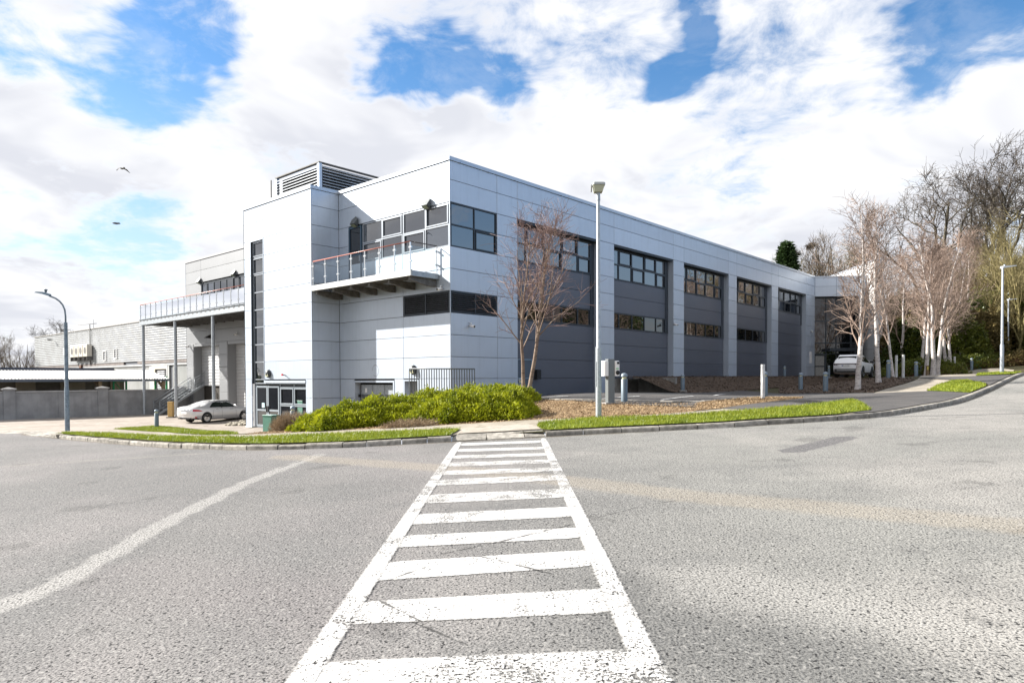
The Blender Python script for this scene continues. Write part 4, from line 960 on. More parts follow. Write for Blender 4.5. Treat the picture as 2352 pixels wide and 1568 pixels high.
# tall wing wall running back beside the porch, higher than the parapet and catching the sun
M_FIN = mat('white_fin', (.66, .665, .67), .45, metal=.15, var=.08, vscale=1)
MB().box(4.99, 5.73, -1.76, 9, -.3, 11.2).build('wing_wall', M_JOINTL, ent)
for k in range(12):
    for (y0, y1) in ((-1.8, 1.0), (1.0, 4.0), (4.0, 9.0)):
        MB().box(4.95, 4.985, y0 + .012, y1 - .012, k * .94 - .1 + .012, (k + 1) * .94 - .1 - .012).build('wing_panel', M_FIN, ent)
    MB().box(4.962, 5.76, -1.80, -1.765, k * .94 - .1 + .012, (k + 1) * .94 - .1 - .012).build('wing_panel', M_FIN, ent)
MB().box(4.92, 5.8, -1.83, 9, 11.2, 11.32).build('coping', M_COP, ent)
MB().box(4.15, 4.45, -.45, -.15, -.1, 7.98).build('pier', M_SILV, ent)
# --- steps and plinth beside bay two
stp = empty('concrete_steps', tuple(world(16.4, 0, 0)), TH, 'worn concrete steps rising from the car park to the building plinth', 'steps')
for k in range(6): MB().box(0, 2.6, -.45 - .33 * k, -.45 - .33 * (k - 1) - .002, -1.1, -.02 - .15 * k).build('tread', mat('old_concrete', (.12, .11, .10), .9, var=.4, vscale=3), stp)
MB().box(-.22, -.004, -2.6, .35, -1.2, .0).build('cheek_wall', M_CONC, stp)
pw = empty('plinth_wall', tuple(world(13.5, 0, 0)), TH, 'short stained concrete plinth wall under the second bay beside the steps', 'wall')
MB().box(0, 2.66, -.05, .4, -1.2, -.065).build('wall_face', M_CONC, pw)
wbox('notice', 48.2, 48.9, -.02, -.004, 1.35, 2.5, M_WHITE)
# ================================================================== yard: wall, warehouse, shed, stairs
def lbox(b, x0, x1, y0, y1, z0, z1): return b.box(x0, x1, y0, y1, z0, z1)
YB = -2.82
wall = empty('yard_wall', tuple(world(0, 36.5, 0)), TH, 'long rendered grey boundary wall with coping and capped piers along the yard', 'wall')
M_COPE = mat('wall_coping', (.40, .39, .38), .9, var=.25, vscale=3)
_px = [-26.5, -17.6, -8.75, -2.75, 3.2]       # pier positions
for a, b in zip([-34] + _px, _px + [9.0]):
    for i in range(2):
        p = a + (b - a) * i / 2 + (.36 if i == 0 else .006); q = a + (b - a) * (i + 1) / 2 - (.36 if i == 1 else .006)
        if i == 0 and a == -34: p = -34
        MB().box(p, q, -.11, .11, YB - .3, -.86).build('wall_panel', M_RENDER, wall)
        MB().add([(p, -.16, -.86), (q, -.16, -.86), (q, .16, -.86), (p, .16, -.86), (p, -.16, -.79), (q, -.16, -.79), (q, .16, -.79), (p, .16, -.79), (p, 0, -.76), (q, 0, -.76)], [(0, 1, 5, 4), (4, 5, 9, 8), (8, 9, 6, 7), (2, 3, 7, 6), (3, 2, 1, 0), (0, 4, 8, 7, 3), (1, 2, 6, 9, 5)]).build('coping_stone', M_COPE, wall)
for x in _px:
    MB().box(x - .355, x + .355, -.20, .20, YB - .3, -.66).build('pier', M_RENDER, wall)
    MB().add([(x - .44, -.28, -.66), (x + .44, -.28, -.66), (x + .44, .28, -.66), (x - .44, .28, -.66), (x - .44, -.28, -.58), (x + .44, -.28, -.58), (x + .44, .28, -.58), (x - .44, .28, -.58), (x, 0, -.46)], [(3, 2, 1, 0), (0, 1, 5, 4), (1, 2, 6, 5), (2, 3, 7, 6), (3, 0, 4, 7), (4, 5, 8), (5, 6, 8), (6, 7, 8), (7, 4, 8)]).build('pier_cap', M_COPE, wall)
MB().box(-34, 9, -.9, -.12, YB - .2, YB + .05).build('kerb_strip', M_CONC, wall)
# --- old warehouse
WX = 5.5
wh = empty('old_warehouse', tuple(world(WX, 39, 0)), TH, 'long old warehouse clad in ribbed pale sheets behind the yard wall', 'warehouse')
def H_(y): return y - 39
W0, W1 = 0., 50.2
MB().box(.12, 30, W0, W1 - .05, YB, 5.8).build('core', M_JOINT, wh)
M_RIB = mat('pale_ribbed_sheet', (.50, .52, .54), .5, metal=.2, col2=(.41, .42, .43), vscale=.6, streak=.25)
M_OLDS = mat('weathered_panel', (.46, .475, .475), .6, metal=.1, col2=(.37, .385, .38), vscale=.35, streak=.35, obj_var=.07)
# horizontal ribbed band, z 1.85 .. 5.9
M_FAS = mat('rusty_fascia', (.20, .17, .16), .7, var=.4, vscale=1.5)
seg = [(0, 12.1), (12.1, 24.4), (24.4, 38.2), (38.2, W1)]
nr = 17
for a, b in seg:
    V = []; Fs = []
    prof = []
    for k in range(nr):
        z = 1.92 + k * (5.88 - 1.92) / nr; d = (5.88 - 1.92) / nr
        prof += [(0.0, z), (0.0, z + d * .42), (.075, z + d * .55), (.075, z + d * .86)]
    prof += [(0, 5.88)]
    for y in (a + .01, b - .01): V += [(x, y, z) for x, z in prof]
    n = len(prof)
    MB().add(V, [(i, i + 1, n + i + 1, n + i) for i in range(n - 1)]).build('ribbed_sheet', M_RIB, wh)
MB().box(-.06, .3, 0, W1 + .04, 5.88, 5.98).build('roof_trim', M_COPE, wh)
MB().box(-.05, .12, 0, 13.2, 1.62, 1.88).box(-.05, .12, 17.0, W1, 1.58, 1.85).build('fascia', M_FAS, wh)
MB().box(-.07, .12, 0, W1, 1.40, 1.575).build('gutter', M_RIB, wh)
k = 0; y = 0.
while y < W1 - .6:
    w = min(2.4, W1 - y)
    if not (5.6 < y + w / 2 < 10.2):
        # vertical ribbed lower sheets
        V = []; n2 = 12; prof = []
        for i in range(n2): u = y + i * w / n2; prof += [(.05, u), (.05, u + w / n2 * .7), (.03, u + w / n2 * .78), (.03, u + w / n2 * .95)]
        for z in (YB, 1.40): V += [(x, q, z) for x, q in prof]
        n = len(prof)
        MB().add(V, [(i + 1, i, n + i, n + i + 1) for i in range(n - 1)]).build('wall_sheet', M_OLDS, wh)
    y += w; k += 1
# roller door with pale reveal
MB().box(-.02, .12, 9.6, 10.25, YB, 1.4).build('wall_sheet', M_OLDS, wh); MB().box(-.02, .12, 5.55, 6.0, YB, 1.4).build('wall_sheet', M_OLDS, wh)
rd = MB().box(-.05, .12, 6.0, 9.6, 1.05, 1.4).box(-.06, .5, 8.8, 9.6, YB, 1.05).build('door_surround', mat('cream_surround', (.52, .50, .43), .7), wh)
MB().box(-.055, .12, 5.95, 6.05, YB, 1.42).build('door_post', M_WHITE, wh)
M_ROLL = mat('dark_roller', (.16, .165, .18), .45, metal=.5)
for i in range(20): MB().lathe([(.0, 6.05), (.11, 6.05), (.11, 8.8), (0, 8.8)], 6, (.16, YB + .1 + i * .195), axis='y').build('roller_slat', M_ROLL, wh)
# lower dark-trimmed window
def wh_window(y0, y1, z0, z1):
    r = bpy.data.objects.new('window', None); COL.objects.link(r); r.parent = wh; r.location = (-.03, y0, z0)
    bar_frame('frame', 'L', 0, y1 - y0, 0, z1 - z0, -.03, .09, .14, M_WHITE, r)
    MB().box(.05, .07, .08, y1 - y0 - .08, .08, z1 - z0 - .08).build('pane', M_GLASSB, r)
wh_window(22.3, 23.3, 2.15, 3.25); wh_window(19.0, 19.9, 2.3, 3.4); wh_window(36.0, 37.3, -.1, .95); wh_window(39.5, 40.4, -.1, .95)
MB().box(-.1, .1, 34.9, 41.2, .98, 1.22).build('door_canopy', M_RIB, wh)
# flue, coal bunker lid, aerial, brackets on the warehouse wall
MB().box(-.25, .0, 30.1, 30.7, -.2, 1.75).build('rusty_flue', mat('rust', (.17, .07, .035), .8, var=.4, vscale=4), wh)
MB().add([(-1.6, 26.2, -.1), (-1.6, 31.5, -.1), (0, 31.5, .62), (0, 26.2, .62), (-1.6, 26.2, -.5), (-1.6, 31.5, -.5), (0, 31.5, -.5), (0, 26.2, -.5)], [(0, 3, 2, 1), (0, 1, 5, 4), (3, 0, 4, 7), (1, 2, 6, 5), (4, 5, 6, 7)]).build('lean_to_roof', mat('brown_sheet', (.16, .105, .085), .7, var=.3, vscale=2), wh)
MB().tube([(-.1, 27.2, 1.9), (-.1, 27.2, 6.5)], .05, 6).tube([(-.1, 24.9, 6.42), (-.1, 31.4, 6.6)], .035, 6).tube([(-.1, 25.9, 5.9), (-.1, 25.9, 6.9)], .02, 6).build('aerial_mast', M_GALVD, wh)
MB().box(-.16, .0, 36.6, 36.9, 3.2, 4.1).build('vent', M_WHITE, wh)
MB().add([(0, 41.3, 5.35), (-.7, 41.2, 5.1), (-.75, 41.5, 5.35), (-.6, 40.7, 5.2), (0, 41.1, 5.2)], [(0, 1, 2), (1, 3, 4), (2, 1, 3)]).build('wall_floodlight', M_BLACK, wh)
for i in range(4):
    ac = empty('air_conditioner', tuple(world(WX - .62, 39 + 26.6 + i * 1.55, 2.75)), TH, None, 'air conditioner', 'air conditioning units on the warehouse wall')
    tag(ac, ['cream air conditioner next to the warehouse aerial mast', 'second cream air conditioner from the aerial mast', 'third cream air conditioner from the aerial mast', 'cream air conditioner farthest from the aerial mast'][i])
    MB().cbox(0, .55, 0, 1.4, 0, 1.35, .04).build('casing', mat('cream_plastic', (.60, .57, .50), .5), ac)
    MB().add([(-.012, .70 + .42 * math.cos(q), .68 + .42 * math.sin(q)) for q in np.linspace(0, 2 * math.pi, 17)[:-1]], [tuple(range(15, -1, -1))]).build('fan', M_GALVD, ac)
    MB().lathe([(.46, -.02), (.46, .0), (.42, .0), (.42, -.02), (.46, -.02)], 18, axis='y').build('fan_ring', M_WHITE, ac).rotation_euler = (0, 0, R_(90))
    ac.children[-1].location = (-.01, .70, .68)
    MB().box(.0, .6, .1, .16, -.45, 0).box(.0, .6, 1.24, 1.3, -.45, 0).build('bracket', M_GALVD, ac)
# --- open shed
sh = empty('open_shed', tuple(world(-30, 37.0, 0)), TH, 'open storage shed with pale ribbed roof and timber posts behind the yard wall', 'shed')
M_TIN = mat('pale_roof_sheet', (.62, .61, .60), .45, metal=.25, col2=(.50, .49, .48), vscale=.5, obj_var=.04)
SX0, SX1 = 17.5, 32.6
for i in range(12):
    a, b = SX0 + i * (SX1 - SX0) / 12, SX0 + (i + 1) * (SX1 - SX0) / 12; V = []; prof = []
    for j in range(6): u = a + j * (b - a) / 6; w = (b - a) / 6; prof += [(u, 0), (u + w * .55, 0), (u + w * .65, .05), (u + w * .9, .05)]
    prof += [(b, 0)]
    for yy, zz in ((.5, .10), (4.6, .82)): V += [(x, yy, zz + h) for x, h in prof]
    n = len(prof); MB().add(V, [(k, k + 1, n + k + 1, n + k) for k in range(n - 1)]).build('roof_sheet', M_TIN, sh)
MB().box(SX0, SX1 + .1, .40, .52, -.10, .08).build('eaves_fascia', mat('blue_grey_trim', (.10, .12, .15), .5), sh)
MB().box(SX0, SX1 - 2.8, 4.6, 5.0, .70, 1.02).build('ridge_flashing', mat('navy_flashing', (.05, .06, .085), .5), sh)
MB().box(SX0, SX1 - 2.0, 4.7, 4.9, YB, .72).build('back_wall', mat('brown_render', (.25, .22, .185), .9, var=.3, vscale=1), sh)
for (a, b, c_, d_) in ((22.8, 24.1, -1.1, -.1), (25.8, 27.6, -.75, -.15), (29.5, 30.2, -.9, -.1)): MB().box(a, b, 4.60, 4.69, c_, d_).build('board', mat('plywood', (.42, .36, .27), .8), sh)
MB().box(25.0, 28.2, 4.5, 4.59, -1.6, -.98).build('dark_opening', M_BLACK, sh)
M_TIMB = mat('raw_timber', (.45, .33, .20), .8, var=.3, vscale=6)
for x in (17.6, 20.7, 27.4, 32.2): MB().box(x, x + .22, .7, .92, YB, .05).add([(x, .92, -.5), (x + .18, .92, -.5), (x + .18, 2., .1), (x, 2., .1), (x, .92, -.65), (x + .18, .92, -.65), (x + .18, 2.1, .0), (x, 2.1, .0)], [(0, 1, 2, 3), (7, 6, 5, 4), (0, 4, 5, 1), (1, 5, 6, 2), (3, 2, 6, 7), (0, 3, 7, 4)]).build('post', M_TIMB, sh)
# --- green rack uprights
M_GREEN = mat('green_paint', (.01, .30, .10), .45)
for i, (x, y, lab) in enumerate(((-1.4, 38.3, 'tall green pallet rack upright behind the wall beside the shed'), (2.3, 39.6, 'green perforated rack upright behind the wall near the roller door'))):
    rk_ = empty('rack_upright', tuple(world(x, y, 0)), TH, lab, 'rack upright', 'green rack uprights')
    for d in (0, .95): MB().box(d, d + .13, 0, .12, YB, -.02 + .35 * i).build('post', M_GREEN, rk_)
    MB().tube([(.1, .06, -.05 + .3 * i), (.95, .06, -1.3)], .03, 6).tube([(.1, .06, -1.35), (.95, .06, -1.5)], .03, 6).tube([(.1, .06, -.12 + .3 * i), (.95, .06, -.12 + .3 * i)], .03, 6).build('brace', M_GREEN, rk_)
# --- steel stair up to the block
st = empty('steel_staircase', tuple(world(.9, 36.15, 0)), TH, 'galvanised steel staircase with tube railings climbing to the grey block', 'staircase')
# runs along +x towards the block, in the line of the yard wall
S0, S1, ZS0, ZS1 = 0., 5.6, YB + .06, .85
n = 17
for k in range(n):
    x = S0 + (S1 - S0) * k / n; z = ZS0 + (ZS1 - ZS0) * (k + 1) / n
    MB().box(x, x + .28, -1.2, -.06, z - .04, z).build('tread', M_GALV, st)
for y in (-1.25, -.05):
    MB().add([(S0 - .1, y, ZS0 - .1), (S1, y, ZS1 - .1), (S1, y, ZS1 + .12), (S0 - .1, y, ZS0 + .12), (S0 - .1, y + .05, ZS0 - .1), (S1, y + .05, ZS1 - .1), (S1, y + .05, ZS1 + .12), (S0 - .1, y + .05, ZS0 + .12)], [(0, 1, 2, 3), (7, 6, 5, 4), (3, 2, 6, 7), (0, 4, 5, 1), (0, 3, 7, 4), (1, 5, 6, 2)]).build('stringer', M_GALV, st)
    yy = y + .025
    for k in range(5):
        t = k / 4; x = S0 + (S1 - S0) * t; z = ZS0 + (ZS1 - ZS0) * t
        MB().tube([(x, yy, z), (x, yy, z + 1.05)], .025, 6).build('baluster', M_GALV, st)
    for h in (.35, .6, .82, 1.06): MB().tube([(S0, yy, ZS0 + h), (S1, yy, ZS1 + h)], .02 if h < 1 else .028, 6).build('rail', M_GALV, st)
MB().box(S1 - .02, S1 + .9, -1.3, .0, ZS1 - .12, ZS1).build('landing', M_GALV, st)
# --- bollards
M_BOL = mat('bollard_blue_grey', (.125, .165, .20), .5, metal=.2, var=.12, vscale=3)
M_BOLD = mat('bollard_dome', (.20, .25, .30), .45, metal=.2)
def make_bollard(r=.115, h=1.05, lens=M_LENS):
    o = empty('bollard'); MB().lathe([(r * 1.0, -.12), (r, h * .79), (r * .9, h * .80), (0, h * .80)], 18).build('post', M_BOL, o)
    MB().lathe([(r * .66, h * .80), (r * .70, h * .885)], 18).build('lens', lens, o)
    MB().lathe([(r * 1.02, h * .872), (r * 1.02, h * .90), (r * .93, h * .95), (r * .62, h * .985), (0, h)], 18).lathe([(0, h * .873), (r * 1.02, h * .872)], 18).build('dome', M_BOLD, o)
    MB().box(-r * 1.6, r * 1.6, -r * 1.6, r * 1.6, -.1, .012).build('base', M_CONC, o)
    return o
_b0 = make_bollard(); _used = [False]
def bollard(X, Y, label, z=None, s=1.):
    o = _b0 if not _used[0] else copy_tree(_b0); _used[0] = True
    zz = (g1(X, Y) + .135) if z is None else z
    o.location = (X, Y, zz); o.scale = (1, 1, s); o['label'] = label; o['category'] = 'bollard'; o['group'] = 'grey bollard lights round the building'
    return o
def bol_px(px, py, Z, label, s=1.): P = atZ(px, py, Z); return bollard(P[0], P[1], label, float(P[2]), s)
bol_px(1434, 925, 23.9, 'grey bollard light on the bark bed next to the charging post')
bol_px(1756, 914.6, 26.4, 'bollard light half hidden behind the pale square post')
bol_px(1896, 903.6, 32.7, 'bollard light at the car park edge before the first birch')
bol_px(1839, 898.3, 38.6, 'bollard light in the shaded mulch below the last pillars')
P = atZ(1568, 896, 39.); bollard(P[0], P[1], 'short bollard light on the bank beside the concrete steps', float(P[2]), .86)
bol_px(1802, 868.6, 60., 'far bollard light standing against the wall of the last bay', 1.03)
bol_px(1903.6, 866, 63., 'bollard light beside the porch door left of the white car')
bol_px(2040.5, 868, 39.5, 'bollard light right of the white car by the second birch')
bol_px(2104, 866.6, 44.7, 'larger of the paired bollard lights by the birch group')
bol_px(2113.5, 862.6, 55., 'smaller of the paired bollard lights by the birch group')
bol_px(2231.6, 850, 58.5, 'bollard light next to the far green cabinet')
bol_px(360, 982, 38.8, 'dark bollard light on the grass patch beside the yard', 1.0)
bol_px(673, 989, 31.5, 'bollard light behind the brown end of the shrubs', 1.1)
P = world(2.2, -2.3); bollard(P[0], P[1], 'bollard light at the end of the dark railing above the shrubs', -1.02, 1.0)
# --- pale square posts
M_POST = mat('weathered_timber_post', (.60, .60, .60), .8, var=.2, vscale=5)
for px, py, Z, h, lab in ((1752, 924.5, 24.6, 1.38, 'tall pale square post beside the footpath edge'), (2058.6, 868.8, 41.5, 1.40, 'slim pale post right behind the thin birch'), (2074.5, 871.8, 38.5, 1.40, 'slim pale post right of the thin birch'), (2178, 856, 59., 1.40, 'distant pale post left of the far pair'), (2192.4, 856.6, 58., 1.40, 'distant pale post right of the far pair')):
    P = atZ(px, py, Z); o = empty('marker_post', tuple(P), R_(20), lab, 'post', 'pale marker posts'); MB().cbox(-.055, .055, -.055, .055, -.15, h, .010).build('post', M_POST, o); MB().box(-.02, .02, -.058, -.054, h - .35, h - .15).build('marker_plate', M_WHITE, o)
P = atZ(2130, 861, 44.5); o = empty('timber_stake', tuple(P), 0, 'short brown timber stake beside the big birch', 'stake'); MB().box(-.08, .08, -.05, .05, -.1, .62).build('stake', mat('brown_timber', (.16, .11, .06), .9), o); MB().box(-.03, .03, -.055, -.051, .35, .55).build('yellow_plate', mat('yellow_plate', (.6, .5, .08), .6), o)
P = atZ(393, 957, 50.); o = empty('yellow_bollard', tuple(P), 0, 'plain ochre square bollard at the foot of the staircase', 'bollard'); MB().cbox(-.17, .17, -.17, .17, -.1, 1.12, .02).build('post', mat('ochre_paint', (.50, .33, .12), .6), o); MB().box(-.25, .25, -.25, .25, -.1, .015).build('base', M_CONC, o)
# --- charging post
P = atZ(1401, 925, 23.4); ch = empty('charging_post', tuple(P), R_(24), 'grey electric car charging post with white chargers on both sides', 'charging post')
MB().cbox(-.13, .13, -.10, .10, -.1, 1.50, .01).build('post', mat('charger_grey', (.17, .185, .19), .45, metal=.3), ch)
for s, lab in ((-1, 0), (1, 0)):
    c_ = MB().cbox(.13 if s > 0 else -.31, .31 if s > 0 else -.13, -.15, .15, .92, 1.44, .03).build('charger', M_WHITE, ch)
MB().lathe([(0, -.165), (.07, -.165), (.08, -.15)], 16, (.22, 1.04), axis='y').build('socket', M_BLACK, ch)
MB().box(.19, .28, -.158, -.151, 1.33, 1.41).build('display', M_BLACK, ch); MB().box(.15, .26, -.158, -.151, 1.16, 1.19).build('green_strip', mat('green_mark', (.1, .5, .15), .5), ch)
MB().box(-.28, .28, -.2, .2, -.12, .02).build('base', M_CONC, ch)
# --- street lamps
M_POLE = mat('galvanised_pole', (.44, .47, .49), .5, metal=.5, col2=(.33, .36, .385), vscale=14)
M_POLED = mat('dull_galvanised_pole', (.22, .27, .32), .55, metal=.4, col2=(.13, .165, .20), vscale=10)
def box_lamp(px, py, Z, htop, label, mm, head=True, small=False):
    P = atZ(px, py, Z); o = empty('street_lamp', tuple(P), 0, label, 'street lamp', 'street lamps')
    H = htop; MB().lathe([(.082, -.3), (.080, 1.95), (.078, 1.98), (.056, 2.02), (.050, H - .55), (.050, H - .42)], 16).build('pole', mm, o)
    MB().box(-.083, -.02, -.05, .05, .9, 1.6).build('hatch', mm, o)
    return o, H
o, H = box_lamp(1375, 962, 19.0, 6.55, 'galvanised street lamp with boxy lantern standing in the near verge', M_POLE)
MB().lathe([(.06, H - .5), (.055, H - .28)], 12).build('collar', M_GALV, o)
V = [(-.11, -.12, H - .28), (.11, -.12, H - .28), (.11, .12, H - .28), (-.11, .12, H - .28), (-.145, -.14, H - .10), (.165, -.14, H - .10), (.165, .15, H - .10), (-.145, .15, H - .10)]
MB().add(V, [(3, 2, 1, 0), (4, 5, 6, 7), (0, 1, 5, 4), (1, 2, 6, 5), (2, 3, 7, 6), (3, 0, 4, 7)]).build('lens', mat('lamp_bowl', (.38, .38, .27), .3), o)
MB().cbox(-.16, .18, -.16, .17, H - .098, H - .02, .03).build('lantern_cap', mat('lamp_cap', (.34, .36, .36), .5), o)
MB().box(-.2, -.178, -.06, .06, H - .26, H - .08).build('latch', M_GALVD, o)
# curved arm lamp
P = atZ(155, 993, 31.8); o = empty('street_lamp', tuple(P), R_(0), 'blue grey street lamp with swan neck arm at the yard entrance', 'street lamp', 'street lamps')
MB().lathe([(.105, -.3), (.10, 2.05), (.085, 2.1), (.08, 4.6), (.075, 5.12)], 16).build('pole', M_POLED, o)
arc = [(0, 0, 5.0), (-.01, 0, 5.5)] + [(-.95 + .95 * math.cos(q), 0, 5.55 + .72 * math.sin(q)) for q in np.linspace(0, 1.35, 9)] + [(-.95, 0, 6.33)]
arc = [(0, 0, 4.9), (0, 0, 5.4), (-.03, 0, 5.7), (-.12, 0, 5.93), (-.26, 0, 6.10), (-.45, 0, 6.24), (-.62, 0, 6.31), (-.74, 0, 6.36)]
MB().tube(arc, .038, 10).build('arm', M_POLED, o)
V = [(-.68, -.09, 6.33), (-.68, .09, 6.33), (-.95, -.15, 6.42), (-.95, .15, 6.42), (-1.38, -.09, 6.50), (-1.38, .09, 6.50), (-.70, -.07, 6.44), (-.70, .07, 6.44), (-.98, -.12, 6.53), (-.98, .12, 6.53), (-1.30, -.08, 6.55), (-1.30, .08, 6.55)]
MB().add(V, [(0, 1, 3, 2), (2, 3, 5, 4), (6, 8, 9, 7), (8, 10, 11, 9), (0, 2, 8, 6), (2, 4, 10, 8), (1, 7, 9, 3), (3, 9, 11, 5), (0, 6, 7, 1), (4, 5, 11, 10)]).build('lantern', mat('lantern_grey', (.16, .22, .27), .45, metal=.3), o)
MB().lathe([(.05, 6.52), (.05, 6.60), (.075, 6.61), (.075, 6.66), (0, 6.67)], 12, (-.9, 0)).build('photocell', M_POLED, o)
# two flat head lamps by the woods
for px, py, Z, lab in ((2301, 860, 40., 'slim street lamp with flat arm head on the grass island'), (2315, 842, 64., 'farther slim street lamp with flat arm head before the wood')):
    P = atZ(px, py, Z); o = empty('street_lamp', tuple(P), 0, lab, 'street lamp', 'street lamps')
    MB().lathe([(.105, -.3), (.10, 1.7), (.07, 1.8), (.055, 5.6), (.055, 6.22)], 14).build('pole', mat('pale_pole', (.42, .45, .50), .5, metal=.4), o)
    MB().add([(-.06, -.12, 6.2), (-.06, .12, 6.2), (.75, -.10, 6.32), (.75, .10, 6.32), (-.06, -.1, 6.32), (-.06, .1, 6.32), (.75, -.08, 6.37), (.75, .08, 6.37)], [(0, 1, 3, 2), (4, 6, 7, 5), (0, 2, 6, 4), (1, 5, 7, 3), (0, 4, 5, 1), (2, 3, 7, 6)]).build('lantern', mat('pale_lantern', (.6, .62, .64), .4), o)
    MB().lathe([(.04, 6.3), (.05, 6.42), (0, 6.43)], 8, (.1, 0)).build('photocell', M_GALV, o)
# --- green cabinets
M_CAB = mat('green_cabinet', (.075, .20, .15), .5, var=.15, vscale=4, streak=.2)
def cabinet(px, py, Z, w, d, h, rz, lab, m=M_CAB):
    P = atZ(px, py, Z); o = empty('utility_cabinet', tuple(P), rz, lab, 'cabinet', 'green utility cabinets')
    MB().cbox(-w / 2, w / 2, -d / 2, d / 2, -.1, h - .05, .01).build('body', m, o); MB().cbox(-w / 2 - .02, w / 2 + .02, -d / 2 - .02, d / 2 + .02, h - .05, h, .012).build('lid', m, o)
    MB().box(-w / 2 + .03, w / 2 - .03, -d / 2 - .012, -d / 2, .1, h - .1).build('door', m, o); MB().box(w / 2 - .1, w / 2 - .06, -d / 2 - .03, -d / 2 - .012, h * .55, h * .62).build('lock', M_STEEL, o)
    return o
cabinet(623, 998, 29.3, .55, .42, .86, R_(-28), 'green metal utility cabinet on the path before the glazed door')
cabinet(708, 957, 37.0, 1.0, .5, .9, TH, 'green cabinet peeping over the shrubs beside the tower')
cabinet(2241, 849, 60., .7, .5, 1.15, 0, 'bright green cabinet at the edge of the wood', mat('bright_green_cabinet', (.02, .26, .14), .5))
# --- dark railing round the light well
ra = empty('railing', tuple(world(0, 0, 0)), TH, 'dark vertical bar railing round the corner above the shrubs', 'railing')
M_RLG = mat('railing_grey', (.12, .13, .14), .5, metal=.3)
_ra = [(-2.5, 2.6), (-2.5, -2.2), (2.4, -2.2)]
RZ0, RZ1 = -1.75, .02
_ra = [np.array(local(atZ(x, 845, Z))) for x, Z in ((940, 27.6), (1090, 27.2))]
a, b = _ra; L = np.linalg.norm(b - a); nb = 26
MB().tube([(*a, RZ1 + .39), (*b, RZ1 + .36)], .028, 6).build('top_rail', M_RLG, ra)
for k in range(nb + 1):
    p = a + (b - a) * k / nb; MB().box(p[0] - .013, p[0] + .013, p[1] - .013, p[1] + .013, -2.0, RZ1 + .385).build('bar', M_RLG, ra)
# --- lights and cameras on the walls
def flood(lx, ly, z, face, lab):
    o = empty('floodlight', tuple(world(lx, ly, z)), TH, lab, 'floodlight', 'pyramid floodlights on the building')
    o.scale = (.78, .78, .78)
    MB().add([(-.34, -.26, .05), (-.34, .26, .05), (-.12, .32, .40), (-.12, -.32, .40), (-.02, -.24, -.14), (-.02, .24, -.14), (-.02, 0, .60)], [(0, 1, 2, 3) if False else (0, 3, 2, 1), (0, 1, 5, 4), (3, 0, 4), (1, 2, 5), (2, 3, 6), (3, 4, 6), (2, 6, 5)]).build('housing', mat('floodlight_grey', (.10, .11, .115), .5, metal=.3), o)
    MB().add([(-.342, -.22, .0), (-.342, .22, .0), (-.09, .20, -.13), (-.09, -.20, -.13)], [(0, 1, 2, 3)]).build('lens', mat('flood_lens', (.30, .34, .22), .3), o)
flood(-.02, 7.05, 7.98, 'L', 'pyramid floodlight above the balcony door'); flood(-.02, 1.45, 7.98, 'L', 'pyramid floodlight above the corner window')
flood(GX - .02, 34.0, 7.98, 'L', 'pyramid floodlight on the grey block above its first window'); flood(GX - .02, 28.0, 7.98, 'L', 'pyramid floodlight on the grey block near the tower')
def bulkhead(lx, ly, z, lab):
    o = empty('bulkhead_light', tuple(world(lx, ly, z)), TH, lab, 'wall light', 'round bulkhead wall lights')
    V = []; Fs = []; k = 14
    for i, (r, x) in enumerate(((.24, 0), (.24, -.06), (.19, -.16), (.08, -.2), (0, -.2))):
        for j in range(k): q = 2 * math.pi * j / k; V.append((x, r * .8 * math.cos(q), r * math.sin(q)))
    for i in range(4):
        for j in range(k): Fs.append((i * k + j, (i + 1) * k + j, (i + 1) * k + (j + 1) % k, i * k + (j + 1) % k))
    MB().add(V, Fs, True).build('body', mat('bulkhead_black', (.03, .035, .04), .45), o)
    MB().box(-.185, -.10, -.12, .12, -.16, .0).build('lens', M_LENS, o)
bulkhead(TX, 13.0, .32, 'round bulkhead light beside the tower entrance'); bulkhead(0, 2.55, .42, 'round bulkhead light behind the dark railing')
o = empty('fire_alarm', tuple(world(TX, 11.25, .2)), TH, 'small red tipped alarm over the tower entrance windows', 'alarm'); MB().tube([(0, 0, 0), (-.18, 0, .05)], .03, 8).build('arm', M_GALVD, o); MB().tube([(-.18, 0, .05), (-.25, 0, .05)], .055, 10).build('red_tip', mat('red_plastic', (.55, .02, .03), .4), o)
def cctv(P, rz, lab):
    o = empty('security_camera', tuple(P), rz, lab, 'security camera', 'white security cameras'); MB().tube([(0, 0, 0), (-.12, 0, -.02), (-.16, 0, -.10)], .022, 6).build('bracket', M_WHITE, o)
    MB().tube([(-.05, 0, -.14), (-.34, 0, -.2)], .065, 10).build('housing', M_WHITE, o); MB().tube([(-.341, 0, -.2), (-.35, 0, -.202)], .05, 10).build('lens', M_BLACK, o)
cctv(world(0, .5, 4.25), TH, 'white security camera above the corner louvre'); cctv(world(20.75, .0, 3.75), TH + R_(90), 'white security camera on the second pillar'); cctv(world(48.6, 0, 4.6), TH + R_(60), 'white security camera on the last pillar')
cctv(world(1.2, 0, 2.6), TH + R_(90), 'white security camera under the front louvre')
cctv(world(GX, 27.6, 3.6), TH, 'white security camera under the terrace near the tower'); cctv(world(GX, 36.1, 2.95), TH, 'white security camera at the edge of the grey block')
o = empty('bulkhead_light', tuple(world(GX, 32.2, 3.55)), TH, 'black angled wall lamp under the terrace', 'wall light'); MB().add([(0, -.2, .1), (0, .2, .1), (-.5, .2, -.2), (-.5, -.2, -.2), (0, -.2, -.2), (0, .2, -.2)], [(0, 1, 2, 3), (3, 2, 5, 4), (0, 3, 4), (1, 5, 2)]).build('body', M_BLACK, o)
